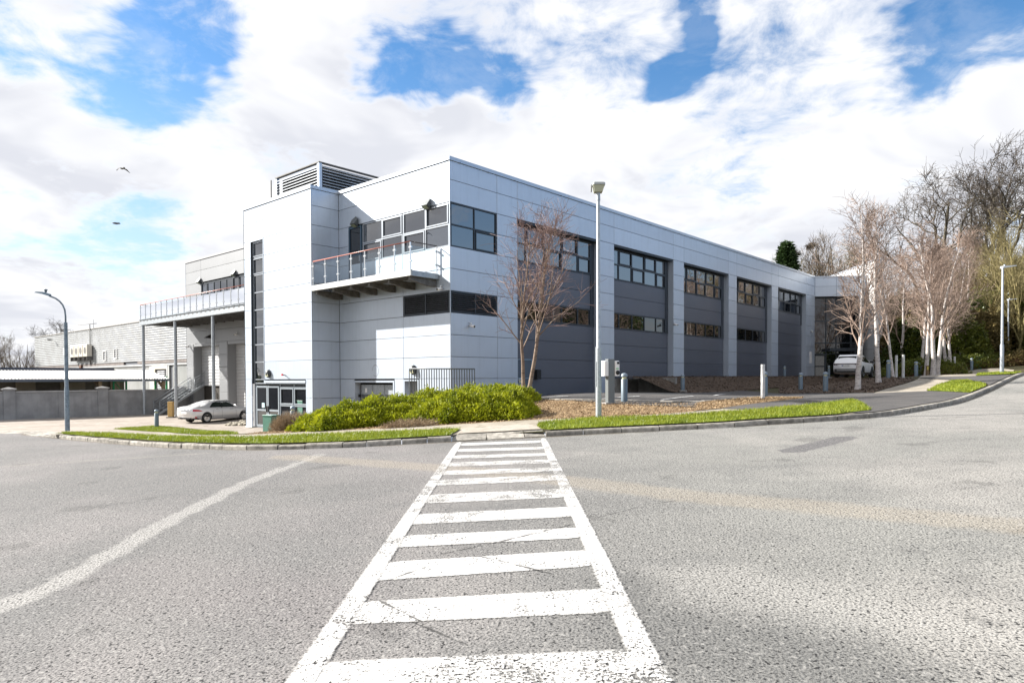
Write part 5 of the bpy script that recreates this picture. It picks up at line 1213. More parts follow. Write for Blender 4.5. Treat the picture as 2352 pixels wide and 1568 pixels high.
# --- rubble stones by the silver car
M_STONE = mat('pale_cobble', (.46, .42, .34), .85, var=.35, vscale=5, obj_var=.2)
_sm = []
for i in range(6):
    bm = bmesh.new(); bmesh.ops.create_icosphere(bm, subdivisions=1, radius=1)
    for v in bm.verts: v.co *= random.uniform(.8, 1.15)
    me = bpy.data.meshes.new('cobble'); bm.to_mesh(me); bm.free(); me.materials.append(M_STONE); _sm.append(me)
k = 0
while k < 64:
    x, y = random.uniform(516, 566), random.uniform(966.5, 977.5)
    if y < 977 - (x - 516) * .20: continue
    P = gpx(x, y, .11); o = link('cobble', _sm[k % 6], None); s = random.uniform(.07, .16); o.scale = (s * 1.25, s, s * .7); o.location = (P[0], P[1], P[2] + s * .4); o.rotation_euler = (random.uniform(-.3, .3), random.uniform(-.3, .3), random.uniform(0, 6))
    tag(o, 'rounded pale cobble in the loose heap beside the silver car', 'stone', 'cobbles heaped by the silver car'); k += 1
# --- birds
def bird(px, py, Z, span, lab, pose):
    P = atZ(px, py, Z); o = empty('bird', tuple(P), R_(pose[0]), lab, 'bird', 'birds in the sky'); m = mat('crow_feather', (.02, .02, .022), .6); s = span
    MB().tube([(-.30 * s, 0, .0), (-.2 * s, 0, .01 * s), (0, 0, 0), (.2 * s, 0, .02 * s), (.30 * s, 0, .03 * s)], [.008 * s, .06 * s, .075 * s, .05 * s, .012 * s], 8).build('body', mat('gull_body', (.10, .10, .10), .6), o)
    for sg in (-1, 1):
        d1, d2 = pose[1][0 if sg < 0 else 1]
        W_ = [(.10 * s, 0, .03 * s), (.08 * s, sg * .26 * s, d1 * s), (-.06 * s, sg * .52 * s, d2 * s), (-.12 * s, sg * .48 * s, d2 * s), (-.12 * s, sg * .24 * s, d1 * s), (-.12 * s, 0, .02 * s)]
        V = W_ + [(x, y, z - .012 * s) for x, y, z in W_]
        MB().add(V, [(0, 1, 4, 5), (1, 2, 3, 4), (6, 11, 10, 7), (7, 10, 9, 8)] + [(i, i + 6, (i + 1) % 6 + 6, (i + 1) % 6) for i in range(6)]).build('wing', m, o)
bird(461, 630 - 0, 34, 1., '', (0, ((0, 0), (0, 0)))) if False else None
bird(460 * .6125, 632 * .6125, 32., .64, 'dark bird with both wings swept down in mid flap', (150, ((-.02, -.22), (-.02, -.28))))
bird(436 * .6125, 838 * .6125, 36., .72, 'dark bird gliding with wings held nearly flat', (190, ((.06, .12), (.0, -.02))))
# ================================================================== cars
def loft(stations, nseg_fn):
    pass
def make_car(kind):
    """body lofted from cross sections; x forward from the rear bumper, y left, z up"""
    sedan = kind == 'sedan'
    L, W, H = (4.68, 1.81, 1.43) if sedan else (4.50, 1.865, 1.65)
    if sedan:
        xs =   [0.0, .05, .18, .45, .80, 1.15, 1.55, 1.95, 2.35, 2.75, 3.05, 3.35, 3.75, 4.15, 4.45, 4.62, 4.68]
        belt = [.86, .93, .97, .985, .99, .985, .97, .955, .945, .935, .93, .925, .90, .84, .76, .66, .58]
        roof = [.90, .98, 1.03, 1.06, 1.09, 1.26, 1.39, 1.43, 1.425, 1.37, 1.22, 1.00, .945, .88, .79, .68, .60]
        hw   = [.70, .80, .85, .885, .90, .905, .905, .90, .90, .90, .90, .90, .895, .88, .82, .74, .66]
        rw   = [.55, .66, .70, .70, .66, .60, .58, .58, .58, .58, .60, .68, .72, .70, .64, .56, .50]
        bot  = [.42, .33, .27, .22, .20, .18, .18, .18, .18, .18, .18, .18, .18, .19, .21, .24, .30]
        ax, wr = (.98, 3.78), .325
        xa, xb = 1.05, 3.20      # side glass range
    else:
        xs =   [0.0, .05, .16, .35, .62, .95, 1.4, 1.9, 2.4, 2.75, 3.05, 3.35, 3.7, 4.05, 4.32, 4.45, 4.50]
        belt = [.95, 1.02, 1.07, 1.10, 1.115, 1.11, 1.09, 1.06, 1.04, 1.03, 1.025, 1.02, .99, .94, .86, .76, .68]
        roof = [.98, 1.06, 1.18, 1.42, 1.57, 1.62, 1.65, 1.65, 1.61, 1.50, 1.33, 1.10, 1.05, .99, .90, .79, .70]
        hw   = [.78, .86, .90, .92, .93, .93, .925, .92, .92, .92, .92, .92, .92, .90, .86, .78, .70]
        rw   = [.60, .68, .70, .64, .62, .61, .61, .61, .61, .62, .64, .72, .74, .72, .66, .58, .5]
        bot  = [.46, .36, .30, .26, .24, .23, .22, .22, .22, .22, .22, .22, .22, .24, .27, .30, .36]
        ax, wr = (.86, 3.54), .36
        xa, xb = .52, 3.28
    n = 60; X = np.linspace(0, L, n); f = lambda a: np.interp(X, xs, a)
    def sm(a):
        a = f(a); k = np.array([1, 2, 3, 2, 1]) / 9.; b = np.convolve(np.pad(a, 2, 'edge'), k, 'valid'); return b
    B, Rf, HW, RW, BO = map(sm, (belt, roof, hw, rw, bot))
    secs = []
    for i in range(n):
        b, r, h, w, o = B[i], Rf[i], HW[i], RW[i], BO[i]; mid = (o + b) / 2
        cab = np.clip((r - b - .08) / .3, 0, 1)
        wt = h * .93 * (1 - cab) + cab * (w + (h * .95 - w) * .28)    # width near roof edge
        half = [(0, o), (h * .80, o), (h * .955, o + .05), (h * .995, mid - .08), (h, mid + .10), (h * .985, b - .10), (h * .955, b), (h * .955 * (1 - .0) - .02, b + .015), (wt, r - .09 * cab - .02), (wt * .90, r - .03 * cab - .008), (wt * .6, r), (0, r + .012)]
        secs.append(half)
    half = np.array(secs); m_ = half.shape[1]
    ring = np.concatenate([half, half[:, -2:0:-1] * np.array([-1, 1])], 1); k = ring.shape[1]
    V = np.concatenate([np.repeat(X[:, None, None], k, 1), ring], 2)
    ff = [];
    for i in range(n - 1):
        for j in range(k): ff.append((i * k + j, (i + 1) * k + j, (i + 1) * k + (j + 1) % k, i * k + (j + 1) % k))
    ff.append(tuple(range(k))); ff.append(tuple((n - 1) * k + j for j in range(k - 1, -1, -1)))
    body = MB().add(V.reshape(-1, 3), ff, True)
    return dict(L=L, W=W, H=H, X=X, half=half, body=body, ax=ax, wr=wr, xa=xa, xb=xb, n=n)
def car_wheel(c, r, w, parent, spokes):
    o = bpy.data.objects.new('wheel', None); COL.objects.link(o); o.parent = parent; o.location = c; s = 1 if c[1] > 0 else -1
    MB().lathe([(r * .66, -w / 2), (r * .9, -w / 2), (r, -w / 2 + .03), (r, w / 2 - .03), (r * .9, w / 2), (r * .66, w / 2)], 28, axis='y').build('tyre', M_BLACK, o)
    rim = MB().lathe([(0, s * (w / 2 - .05)), (r * .12, s * (w / 2 - .04)), (r * .12, s * (w / 2 - .06))], 14, axis='y').lathe([(r * .60, s * (w / 2 - .02)), (r * .68, s * (w / 2 - .005)), (r * .68, -s * .08)], 28, axis='y')
    for i in range(spokes):
        q = 2 * math.pi * i / spokes; d = .10; V = []
        for rr, ww in ((r * .10, .028), (r * .63, .040)):
            for a in (-1, 1): V.append((rr * math.cos(q) - a * ww * math.sin(q), s * (w / 2 - .03), rr * math.sin(q) + a * ww * math.cos(q)))
        V += [(x, y - s * .04, z) for x, y, z in V]
        rim.add(V, [(0, 1, 3, 2), (4, 6, 7, 5), (0, 2, 6, 4), (1, 5, 7, 3)])
    rim.build('rim', mat('alloy', (.62, .63, .65), .25, metal=.9), o)
    MB().lathe([(0, -s * .03), (r * .66, -s * .03)], 20, axis='y').build('brake', mat('brake_dark', (.03, .03, .03), .6), o)
    return o
def band(d, x0, x1, u0, u1, name, m, parent, off=.006, side=(1, -1), taper=(0, 0), nx=14):
    """a patch lying on the car's flank between section points u0 and u1 (fractions along the half section)"""
    for s in side:
        V = []; xx = np.linspace(x0, x1, nx)
        for x in xx:
            i = np.interp(x, d['X'], np.arange(d['n'])); i0 = int(min(i, d['n'] - 2)); t = i - i0; h = d['half'][i0] * (1 - t) + d['half'][i0 + 1] * t
            tt = (x - x0) / (x1 - x0)
            for u in np.linspace(u0, u1, 5):
                uu = u0 + (u - u0)
                lo = int(min(uu, len(h) - 2)); q = uu - lo; p = h[lo] * (1 - q) + h[lo + 1] * q
                tg = h[lo + 1] - h[lo]; nn = np.array([tg[1], -tg[0]]); nn = nn / (np.linalg.norm(nn) + 1e-9); p = p + nn * off
                V.append((x, s * p[0], p[1]))
        Fs = [(a * 5 + b, (a + 1) * 5 + b, (a + 1) * 5 + b + 1, a * 5 + b + 1) for a in range(nx - 1) for b in range(4)]
        if s < 0: Fs = [q[::-1] for q in Fs]
        MB().add(V, Fs, True).build(name, m, parent)
def quad_side(pts, d, name, m, parent, off=.008, s=-1):
    """polygon given as (x, z) on the flank, pushed onto the body side"""
    def yat(x, z):
        i = np.interp(x, d['X'], np.arange(d['n'])); i0 = int(min(i, d['n'] - 2)); t = i - i0; h = d['half'][i0] * (1 - t) + d['half'][i0 + 1] * t
        zs = h[:, 1]; k = np.argsort(zs[1:-1]) + 1; return np.interp(z, zs[k], h[k, 0])
    n = len(pts); c = np.mean(pts, 0); V = [(c[0], s * (yat(*c) + off), c[1])]; P = []
    for a, b in zip(pts, pts[1:] + pts[:1]):
        for t in (0, .34, .67): P.append((a[0] + (b[0] - a[0]) * t, a[1] + (b[1] - a[1]) * t))
    Vm = [((c[0] + x) / 2, (c[1] + z) / 2) for x, z in P]
    V += [(x, s * (yat(x, z) + off), z) for x, z in Vm] + [(x, s * (yat(x, z) + off), z) for x, z in P]; q = len(P)
    Fs = [(0, 1 + i, 1 + (i + 1) % q) for i in range(q)] + [(1 + i, 1 + q + i, 1 + q + (i + 1) % q, 1 + (i + 1) % q) for i in range(q)]
    if s > 0: Fs = [f[::-1] for f in Fs]
    return MB().add(V, Fs, True).build(name, m, parent)
def arch_ring(cx, cz, r0, r1, d, m, parent, s, name='wheel_arch'):
    a = np.linspace(-.25, math.pi + .25, 22)
    return [quad_side([(cx + r1 * math.cos(q0), cz + r1 * math.sin(q0)), (cx + r1 * math.cos(q1), cz + r1 * math.sin(q1)), (cx + r0 * math.cos(q1), cz + r0 * math.sin(q1)), (cx + r0 * math.cos(q0), cz + r0 * math.sin(q0))], d, name, m, parent, .004, s) for q0, q1 in ()]
M_CGLASS = glass_mat('car_glass', (.012, .02, .018), 1.7, .01, 0)
M_RED = mat('tail_red', (.45, .012, .02), .2, spec=.8)
M_TRIM = mat('car_black_trim', (.012, .012, .014), .4)
M_ARCH = mat('wheel_well', (.006, .006, .006), .9)
def disc_on_side(cx, cz, r, d, m, parent, s, name, off):
    return quad_side([(cx + r * math.cos(q), max(cz + r * math.sin(q), .17)) for q in np.linspace(0, 2 * math.pi, 19)[:-1]], d, name, m, parent, off, s)
def build_sedan():
    d = make_car('sedan'); o = empty('silver_saloon'); paint = mat('silver_paint', (.66, .665, .68), .30, metal=.42, coat=.6)
    d['body'].build('body', paint, o)
    for s in (-1, 1):
        for cx in d['ax']: disc_on_side(cx, d['wr'] + .02, d['wr'] + .045, d, M_ARCH, o, s, 'wheel_arch', .003)
        quad_side([(1.18, .985), (1.52, 1.26), (1.98, 1.365), (2.06, 1.36), (2.06, .975)], d, 'rear_side_window', M_CGLASS, o, .006, s)
        quad_side([(2.12, .975), (2.12, 1.36), (2.45, 1.345), (2.85, 1.20), (3.10, 1.02), (3.05, .965)], d, 'front_side_window', M_CGLASS, o, .006, s)
        quad_side([(2.05, .95), (2.06, 1.37), (2.13, 1.37), (2.125, .95)], d, 'door_pillar', M_TRIM, o, .010, s)
        for x0, x1 in ((1.42, 1.425), (2.09, 2.095), (3.15, 3.155)): quad_side([(x0, .32), (x0, .93), (x1 + .006, .93), (x1 + .006, .32)], d, 'door_gap', M_TRIM, o, .003, s)
        for x in (1.62, 2.70):
            h = quad_side([(x, .83), (x, .87), (x + .20, .87), (x + .20, .83)], d, 'door_handle', M_STEEL, o, .028, s)
        quad_side([(.05, .76), (.08, .90), (.42, .865), (.70, .76), (.42, .75)], d, 'tail_light', M_RED, o, .008, s)
        quad_side([(.16, .36), (.20, .43), (.32, .40), (.30, .34)], d, 'rear_reflector', M_RED, o, .008, s)
        quad_side([(.10, .28), (.12, .36), (.35, .34), (.52, .24), (.3, .22)], d, 'rear_valance', M_TRIM, o, .006, s)
        for cx in d['ax']: car_wheel((cx, s * (.905 - .10), d['wr']), d['wr'], .22, o, 10)
        MB().cbox(2.95, 3.12, s * .98 - .10, s * .98 + .10, .98, 1.10, .03).build('door_mirror', paint, o)
    # rear end
    MB().add([(.995, -.47, 1.155), (.995, .47, 1.155), (1.50, .50, 1.372), (1.50, -.50, 1.372), (.70, -.56, 1.085), (.70, .56, 1.085)], [(0, 3, 2, 1), (4, 0, 1, 5)]).build('rear_window', M_CGLASS, o); o.children[-1].location = (-.03, 0, .06)
    MB().add([(3.32, -.62, 1.02), (3.32, .62, 1.02), (2.72, .52, 1.385), (2.72, -.52, 1.385)], [(0, 1, 2, 3)]).build('windscreen', M_CGLASS, o); o.children[-1].location = (.02, 0, .015)
    MB().box(-.02, .01, -.26, .26, .60, .71).build('number_plate', M_WHITE, o); MB().box(-.025, .04, -.35, .35, .80, .82).build('chrome_bar', M_STEEL, o)
    MB().box(-.03, .1, -.58, .58, .27, .33).build('bumper_insert', M_TRIM, o)
    MB().add([(-.026 + .0, .05 * math.cos(q), .90 + .035 * math.sin(q)) for q in np.linspace(0, 6.283, 13)[:-1]], [tuple(range(11, -1, -1))]).build('badge', M_TRIM, o)
    return o
def build_suv():
    d = make_car('suv'); o = empty('white_suv'); paint = mat('white_paint', (.84, .845, .86), .3, coat=.6)
    d['body'].build('body', paint, o)
    for s in (-1, 1):
        for cx in d['ax']: disc_on_side(cx, d['wr'] + .02, d['wr'] + .11, d, M_TRIM, o, s, 'arch_cladding', .004); disc_on_side(cx, d['wr'] + .02, d['wr'] + .05, d, M_ARCH, o, s, 'wheel_well', .008)
        quad_side([(.62, 1.20), (.78, 1.42), (1.45, 1.50), (1.45, 1.10), (.98, 1.13)], d, 'rear_side_window', M_CGLASS, o, .006, s)
        quad_side([(1.52, 1.10), (1.52, 1.50), (2.30, 1.49), (2.85, 1.32), (3.18, 1.09), (3.1, 1.06)], d, 'front_side_window', M_CGLASS, o, .006, s)
        quad_side([(.45, .24), (.42, .36), (3.2, .36), (3.2, .24)], d, 'sill_cladding', M_TRIM, o, .005, s)
        for x0 in (1.48, 2.45): quad_side([(x0, .40), (x0, 1.05), (x0 + .012, 1.05), (x0 + .012, .40)], d, 'door_gap', M_TRIM, o, .003, s)
        for x in (1.62, 2.6): quad_side([(x, .92), (x, .96), (x + .2, .96), (x + .2, .92)], d, 'door_handle', paint, o, .028, s)
        quad_side([(.07, .88), (.06, 1.0), (.22, 1.02), (.46, 1.04), (.25, .90)], d, 'tail_light', mat('dark_tail', (.05, .004, .006), .15), o, .008, s)
        for cx in d['ax']: car_wheel((cx, s * (.93 - .10), d['wr']), d['wr'], .23, o, 5)
        MB().cbox(2.85, 3.02, s * 1.02 - .12, s * 1.02 + .12, 1.05, 1.20, .03).build('door_mirror', M_TRIM, o)
    MB().box(-.035, .05, -.80, .80, .945, .995).build('light_bar', mat('dark_tail2', (.03, .004, .006), .2), o)
    for s in (-1, 1):
        MB().add([(-.03, s * .82, .99), (-.03, s * .56, .99), (-.03, s * .60, .86), (-.03, s * .66, .95), (-.03, s * .72, .86), (-.03, s * .80, .93)], [(0, 1, 2, 3, 4, 5) if s > 0 else (5, 4, 3, 2, 1, 0)]).build('tail_light', mat('dark_tail', (.05, .004, .006), .15), o)
    MB().add([(.145, -.64, 1.14), (.145, .64, 1.14), (.44, .58, 1.50), (.44, -.58, 1.50)], [(0, 3, 2, 1)]).build('rear_window', M_CGLASS, o); o.children[-1].location = (-.055, 0, .03)
    MB().add([(.36, -.60, 1.535), (.36, .60, 1.535), (.75, .60, 1.63), (.75, -.60, 1.63), (.36, -.6, 1.51), (.36, .6, 1.51)], [(0, 3, 2, 1), (0, 1, 5, 4), (3, 0, 4), (1, 2, 5)]).build('spoiler', paint, o)
    MB().add([(3.36, -.66, 1.10), (3.36, .66, 1.10), (2.66, .55, 1.55), (2.66, -.55, 1.55)], [(0, 1, 2, 3)]).build('windscreen', M_CGLASS, o); o.children[-1].location = (.03, 0, .02)
    MB().cbox(-.03, .3, -.78, .78, .36, .62, .03).build('lower_bumper', M_TRIM, o); MB().box(-.045, 0, -.60, .60, .50, .53).build('skid_plate', M_STEEL, o)
    pl = MB().box(-.045, .0, -.26, .26, .80, .91).build('number_plate', M_WHITE, o); MB().box(-.048, -.044, .215, .258, .803, .907).build('blue_band', mat('plate_blue', (.03, .08, .4), .5), pl)
    fc = bpy.data.curves.new('plate_text', 'FONT'); fc.body = '201 D 27661'; fc.size = .085; fc.align_x = 'CENTER'; fc.align_y = 'CENTER'
    to = bpy.data.objects.new('plate_text', fc); COL.objects.link(to); bpy.context.view_layer.update()
    me = bpy.data.meshes.new_from_object(to.evaluated_get(bpy.context.evaluated_depsgraph_get())); bpy.data.objects.remove(to)
    t = link('plate_text', me, M_TRIM, pl); t.rotation_euler = (R_(90), 0, R_(-90)); t.location = (-.050, -.02, .855)
    return o
car = build_sedan(); tag(car, 'silver saloon car parked half behind the stair tower', 'car', 'parked cars')
P1 = gpx(476, 971, .11)                     # nearside rear wheel
hd = R_(60)                                    # nose away and to the right
car.rotation_euler = (0, 0, hd); c_, s_ = math.cos(hd), math.sin(hd)
wx, wy = .98, -.90
car.location = (P1[0] - (c_ * wx - s_ * wy), P1[1] - (s_ * wx + c_ * wy), P1[2])
suv = build_suv(); tag(suv, 'white sport utility car with black trim parked at the porch', 'car', 'parked cars')
P1 = atZ(1943, 866.8, 48.5); hd = R_(50)
suv.rotation_euler = (0, 0, hd); suv.location = (P1[0], P1[1], P1[2] - .0)
c_, s_ = math.cos(hd), math.sin(hd)
# ================================================================== trees and shrubs
def tubes_mesh(groups, k=3):
    """groups: list of (P (B,m,3), R (B,m)); all branches of a group share a point count"""
    Vs, Ff, base = [], [], 0
    for P, R in groups:
        B, m, _ = P.shape
        if B == 0: continue
        kk = k if not isinstance(k, dict) else k.get(m, 3)
        T = np.gradient(P, axis=1); T /= np.linalg.norm(T, axis=2, keepdims=True) + 1e-9
        ref = np.where(np.abs(T[:, :1, 2:3]) > .9, np.array([1., 0, 0]), np.array([0, 0, 1.])); ref = np.broadcast_to(ref, T.shape)
        A = np.cross(T, ref); A /= np.linalg.norm(A, axis=2, keepdims=True) + 1e-9; C = np.cross(T, A)
        q = np.linspace(0, 2 * math.pi, kk + 1)[:-1]
        V = P[:, :, None] + R[:, :, None, None] * (A[:, :, None] * np.cos(q)[None, None, :, None] + C[:, :, None] * np.sin(q)[None, None, :, None])
        idx = base + np.arange(B * m * kk).reshape(B, m, kk); nx = np.roll(idx, -1, 2)
        Fq = np.stack([idx[:, :-1], nx[:, :-1], nx[:, 1:], idx[:, 1:]], -1).reshape(-1, 4)
        Vs.append(V.reshape(-1, 3)); Ff.append(Fq); base += B * m * kk
    return np.concatenate(Vs), np.concatenate(Ff)
def unit(v): return v / (np.linalg.norm(v, axis=-1, keepdims=True) + 1e-9)
def grow(S, D, L, R0, m, wander, trop, taper, r):
    B = len(S); P = np.zeros((B, m, 3)); P[:, 0] = S; d = D.copy()
    for i in range(1, m):
        d = unit(d + r.normal(0, wander, (B, 3)) + np.array([0, 0, 1.]) * trop)
        P[:, i] = P[:, i - 1] + d * (L / (m - 1))[:, None]
    t = np.linspace(0, 1, m)[None]; Rr = R0[:, None] * ((1 - t) * (1 - taper) + taper)
    return P, Rr
def children_of(P, R, n, t0, t1, ang, lenf, rr, rmin, r, bias=0.):
    B, m, _ = P.shape; t = np.sort(r.uniform(t0, t1, (B, n)), 1); f = t * (m - 1); i = np.minimum(f.astype(int), m - 2); w = (f - i)[..., None]
    bi = np.arange(B)[:, None]; S = P[bi, i] * (1 - w) + P[bi, i + 1] * w; T = unit(P[bi, i + 1] - P[bi, i])
    rad = R[bi, i] * (1 - w[..., 0]) + R[bi, i + 1] * w[..., 0]
    ref = np.where(np.abs(T[..., 2:3]) > .9, np.array([1., 0, 0]), np.array([0, 0, 1.])); A = unit(np.cross(T, ref)); C = np.cross(T, A)
    az = (np.arange(n)[None] * 2.4 + r.uniform(0, 6.28, (B, 1)) + r.normal(0, .35, (B, n)))[..., None]
    a = np.radians(r.uniform(*ang, (B, n)))[..., None]
    D = unit(T * np.cos(a) + (A * np.cos(az) + C * np.sin(az)) * np.sin(a) + np.array([0, 0, bias]))
    plen = np.linalg.norm(np.diff(P, axis=1), axis=2).sum(1)[:, None]
    L = lenf(t, plen) * r.uniform(.7, 1.25, (B, n)); R0 = np.maximum(np.minimum(rad * rr, rad), rmin)
    return S.reshape(-1, 3), D.reshape(-1, 3), L.ravel(), R0.ravel()
def gen_tree(kind, H, seed):
    r = np.random.default_rng(seed); thick = []; thin = []
    def trunk(S, D, L, R0, m, wa, tr, ta):
        P, R = grow(np.array(S, float), unit(np.array(D, float)), np.array(L, float), np.array(R0, float), m, wa, tr, ta, r)
        thick.append((P, R)); return P, R
    if kind == 'birch':
        P, R = trunk([[0, 0, -.3]], [[r.normal(0, .03), r.normal(0, .03), 1]], [H * .93], [H * .0148], 15, .055, .03, .10)
        R[:, 0] *= 1.35
        c = children_of(P, R, 20, .24, .97, (22, 50), lambda t, L: L * (.38 * (1 - t) + .09), .38, .012, r, .20); P1, R1 = grow(*c, 7, .10, .07, .25, r); thin.append((P1, R1))
        c = children_of(P1, R1, 9, .18, .98, (25, 60), lambda t, L: .25 * L + .40, .65, .011, r, .08); P2, R2 = grow(*c, 5, .12, .02, .4, r); thin.append((P2, R2))
        c = children_of(P2, R2, 5, .1, 1., (20, 60), lambda t, L: .25 * L + .26, .75, .0085, r); P3, R3 = grow(*c, 3, .15, -.02, .6, r); thin.append((P3, R3))
    elif kind == 'oak':
        P, R = trunk([[0, 0, -.4]], [[r.normal(0, .05), r.normal(0, .05), 1]], [H * .82], [H * .021], 12, .05, .05, .22)
        c = children_of(P, R, 12, .30, .98, (36, 74), lambda t, L: L * (.62 * (1 - t) + .24), .62, .05, r, .08); P1, R1 = grow(*c, 10, .22, .07, .25, r); thick.append((P1, R1))
        c = children_of(P1, R1, 8, .22, 1., (28, 65), lambda t, L: .30 * L + .5, .62, .03, r, .10); P2, R2 = grow(*c, 7, .22, .05, .35, r); thick.append((P2, R2))
        c = children_of(P2, R2, 6, .2, 1., (25, 62), lambda t, L: .34 * L + .5, .65, .024, r, .06); P3, R3 = grow(*c, 4, .2, .03, .5, r); thin.append((P3, R3))
        c = children_of(P3, R3, 3, .2, 1., (22, 60), lambda t, L: .35 * L + .4, .75, .017, r, .03); P4, R4 = grow(*c, 3, .18, .02, .6, r); thin.append((P4, R4))
    elif kind == 'bushy':          # upright many-limbed tree of the wood edge
        n0 = 3; S = r.normal(0, .22, (n0, 3)); S[:, 2] = -.3; D = np.c_[r.normal(0, .16, (n0, 2)), np.ones(n0)]
        P, R = trunk(S, D, np.full(n0, H * .8) * r.uniform(.8, 1.1, n0), np.full(n0, H * .011), 11, .09, .05, .15)
        c = children_of(P, R, 10, .2, .98, (22, 52), lambda t, L: L * (.50 * (1 - t) + .16), .62, .025, r, .22); P1, R1 = grow(*c, 7, .13, .09, .25, r); thick.append((P1, R1))
        c = children_of(P1, R1, 8, .15, 1., (20, 50), lambda t, L: .30 * L + .5, .6, .015, r, .12); P2, R2 = grow(*c, 5, .12, .06, .4, r); thin.append((P2, R2))
        c = children_of(P2, R2, 5, .15, 1., (20, 50), lambda t, L: .3 * L + .35, .7, .011, r, .06); P3, R3 = grow(*c, 3, .13, .03, .6, r); thin.append((P3, R3))
    elif kind == 'rowan':          # the slim young tree at the corner
        P, R = trunk([[0, 0, -.2]], [[.0, 0, 1]], [H * .95], [H * .0125], 14, .05, .03, .12)
        c = children_of(P, R, 20, .26, .97, (26, 52), lambda t, L: L * (.52 * (1 - t) + .10), .48, .012, r, .16); P1, R1 = grow(*c, 7, .12, .08, .25, r); thick.append((P1, R1))
        c = children_of(P1, R1, 8, .2, 1., (25, 60), lambda t, L: .27 * L + .25, .60, .0065, r, .12); P2, R2 = grow(*c, 5, .16, .05, .4, r); thin.append((P2, R2))
        c = children_of(P2, R2, 4, .2, 1., (25, 60), lambda t, L: .30 * L + .14, .8, .005, r, .05); P3, R3 = grow(*c, 3, .15, .02, .7, r); thin.append((P3, R3))
    kd = {15: 10, 14: 10, 12: 10, 11: 8, 10: 6, 7: 5, 5: 3, 4: 3, 3: 3}
    V, Fq = tubes_mesh(thick, kd); me1 = raw_mesh('trunk', V, Fq.ravel(), np.full(len(Fq), 4), True)
    V, Fq = tubes_mesh(thin, kd); me2 = raw_mesh('crown', V, Fq.ravel(), np.full(len(Fq), 4), False)
    return me1, me2
def bark_mat(name, c1, c2, marks=None, scale=3.):
    m = bpy.data.materials.new(name); m.use_nodes = True; g = NT(m.node_tree); MATS[name] = m
    co = g.n('ShaderNodeTexCoord').outputs['Object']
    c = g.mix(g.ss(g.noise(co, scale, 5, .65), .35, .65), c1, c2)
    sep = g.n('ShaderNodeSeparateXYZ', ins={0: co})
    if marks:
        mp = g.n('ShaderNodeMapping', ins={'Vector': co}); mp.inputs['Scale'].default_value = (3., 3., 13.)
        c = g.mix(g.ss(g.noise(mp.outputs[0], 1.6, 4, .7), .55, .62, 0, .85), c, marks)
    b = g.n('ShaderNodeBsdfPrincipled', ins={'Base Color': c, 'Roughness': .8, 'Specular IOR Level': .2})
    bp = g.n('ShaderNodeBump', ins={'Height': g.noise(co, 16., 4, .7), 'Strength': .4, 'Distance': .03}); g.t.links.new(bp.outputs[0], b.inputs['Normal'])
    g.n('ShaderNodeOutputMaterial', ins={0: b.outputs[0]}); return m
BK_BIRCH = bark_mat('birch_bark', (.60, .555, .53), (.46, .42, .40), (.05, .04, .04))
BK_OAK = bark_mat('oak_bark', (.075, .068, .055), (.125, .11, .082))
BK_OLIVE = bark_mat('mossy_bark', (.20, .18, .075), (.30, .25, .12))
BK_GREY = bark_mat('grey_brown_bark', (.13, .105, .078), (.19, .155, .115))
BK_ROWAN = bark_mat('pale_brown_bark', (.28, .215, .17), (.20, .145, .115), (.09, .06, .05))
TW_RED = mat('reddish_twig', (.31, .225, .18), .7, var=.35, vscale=.8)
TW_OAK = mat('dark_twig', (.095, .075, .058), .8, var=.3, vscale=.6)
TW_OLIVE = mat('olive_twig', (.27, .225, .10), .75, var=.35, vscale=.5)
TW_GREY = mat('brown_twig', (.19, .145, .10), .75, var=.35, vscale=.5)
TW_ROWAN = mat('rowan_twig', (.31, .205, .185), .7, var=.3, vscale=1.)
TREES = {}
def tree_proto(key, kind, H, seed, bk, tw): TREES[key] = (gen_tree(kind, H, seed), bk, tw, H)
tree_proto('birch1', 'birch', 9.4, 11, BK_BIRCH, TW_RED); tree_proto('birch2', 'birch', 9.0, 12, BK_BIRCH, TW_RED); tree_proto('birch3', 'birch', 9.0, 13, BK_BIRCH, TW_RED)
tree_proto('oak1', 'oak', 20., 27, BK_OAK, TW_OAK); tree_proto('oak2', 'oak', 21., 22, BK_OAK, TW_OAK)
tree_proto('olive', 'bushy', 14., 31, BK_OLIVE, TW_OLIVE); tree_proto('olive2', 'bushy', 14., 33, BK_OLIVE, TW_OLIVE); tree_proto('grey', 'bushy', 16., 32, BK_GREY, TW_GREY)
tree_proto('rowan1', 'rowan', 6.3, 41, BK_ROWAN, TW_ROWAN); tree_proto('rowan2', 'rowan', 6.0, 42, BK_ROWAN, TW_ROWAN)
def tree(key, X, Y, H, rz, name, label, group=None, z=None, tilt=(0, 0), cat='tree', sx=None):
    (m1, m2), bk, tw, H0 = TREES[key]; s = H / H0
    o = empty(name, (X, Y, (g1(X, Y) + .10) if z is None else z), rz, label, cat, group); o.rotation_euler = (tilt[0], tilt[1], rz); o.scale = (sx or s, sx or s, s)
    link('trunk', m1, bk, o); link('crown', m2, tw, o); return o
def tpx(key, px, Z, H, rz, name, label, group=None, py=None, tilt=(0, 0), sx=None):
    if py is None: X, Y = XY(px, Z); return tree(key, X, Y, H, rz, name, label, group, None, tilt, 'tree', sx)
    P = atZ(px, py, Z); return tree(key, P[0], P[1], H, rz, name, label, group, float(P[2]) - .02, tilt, 'tree', sx)
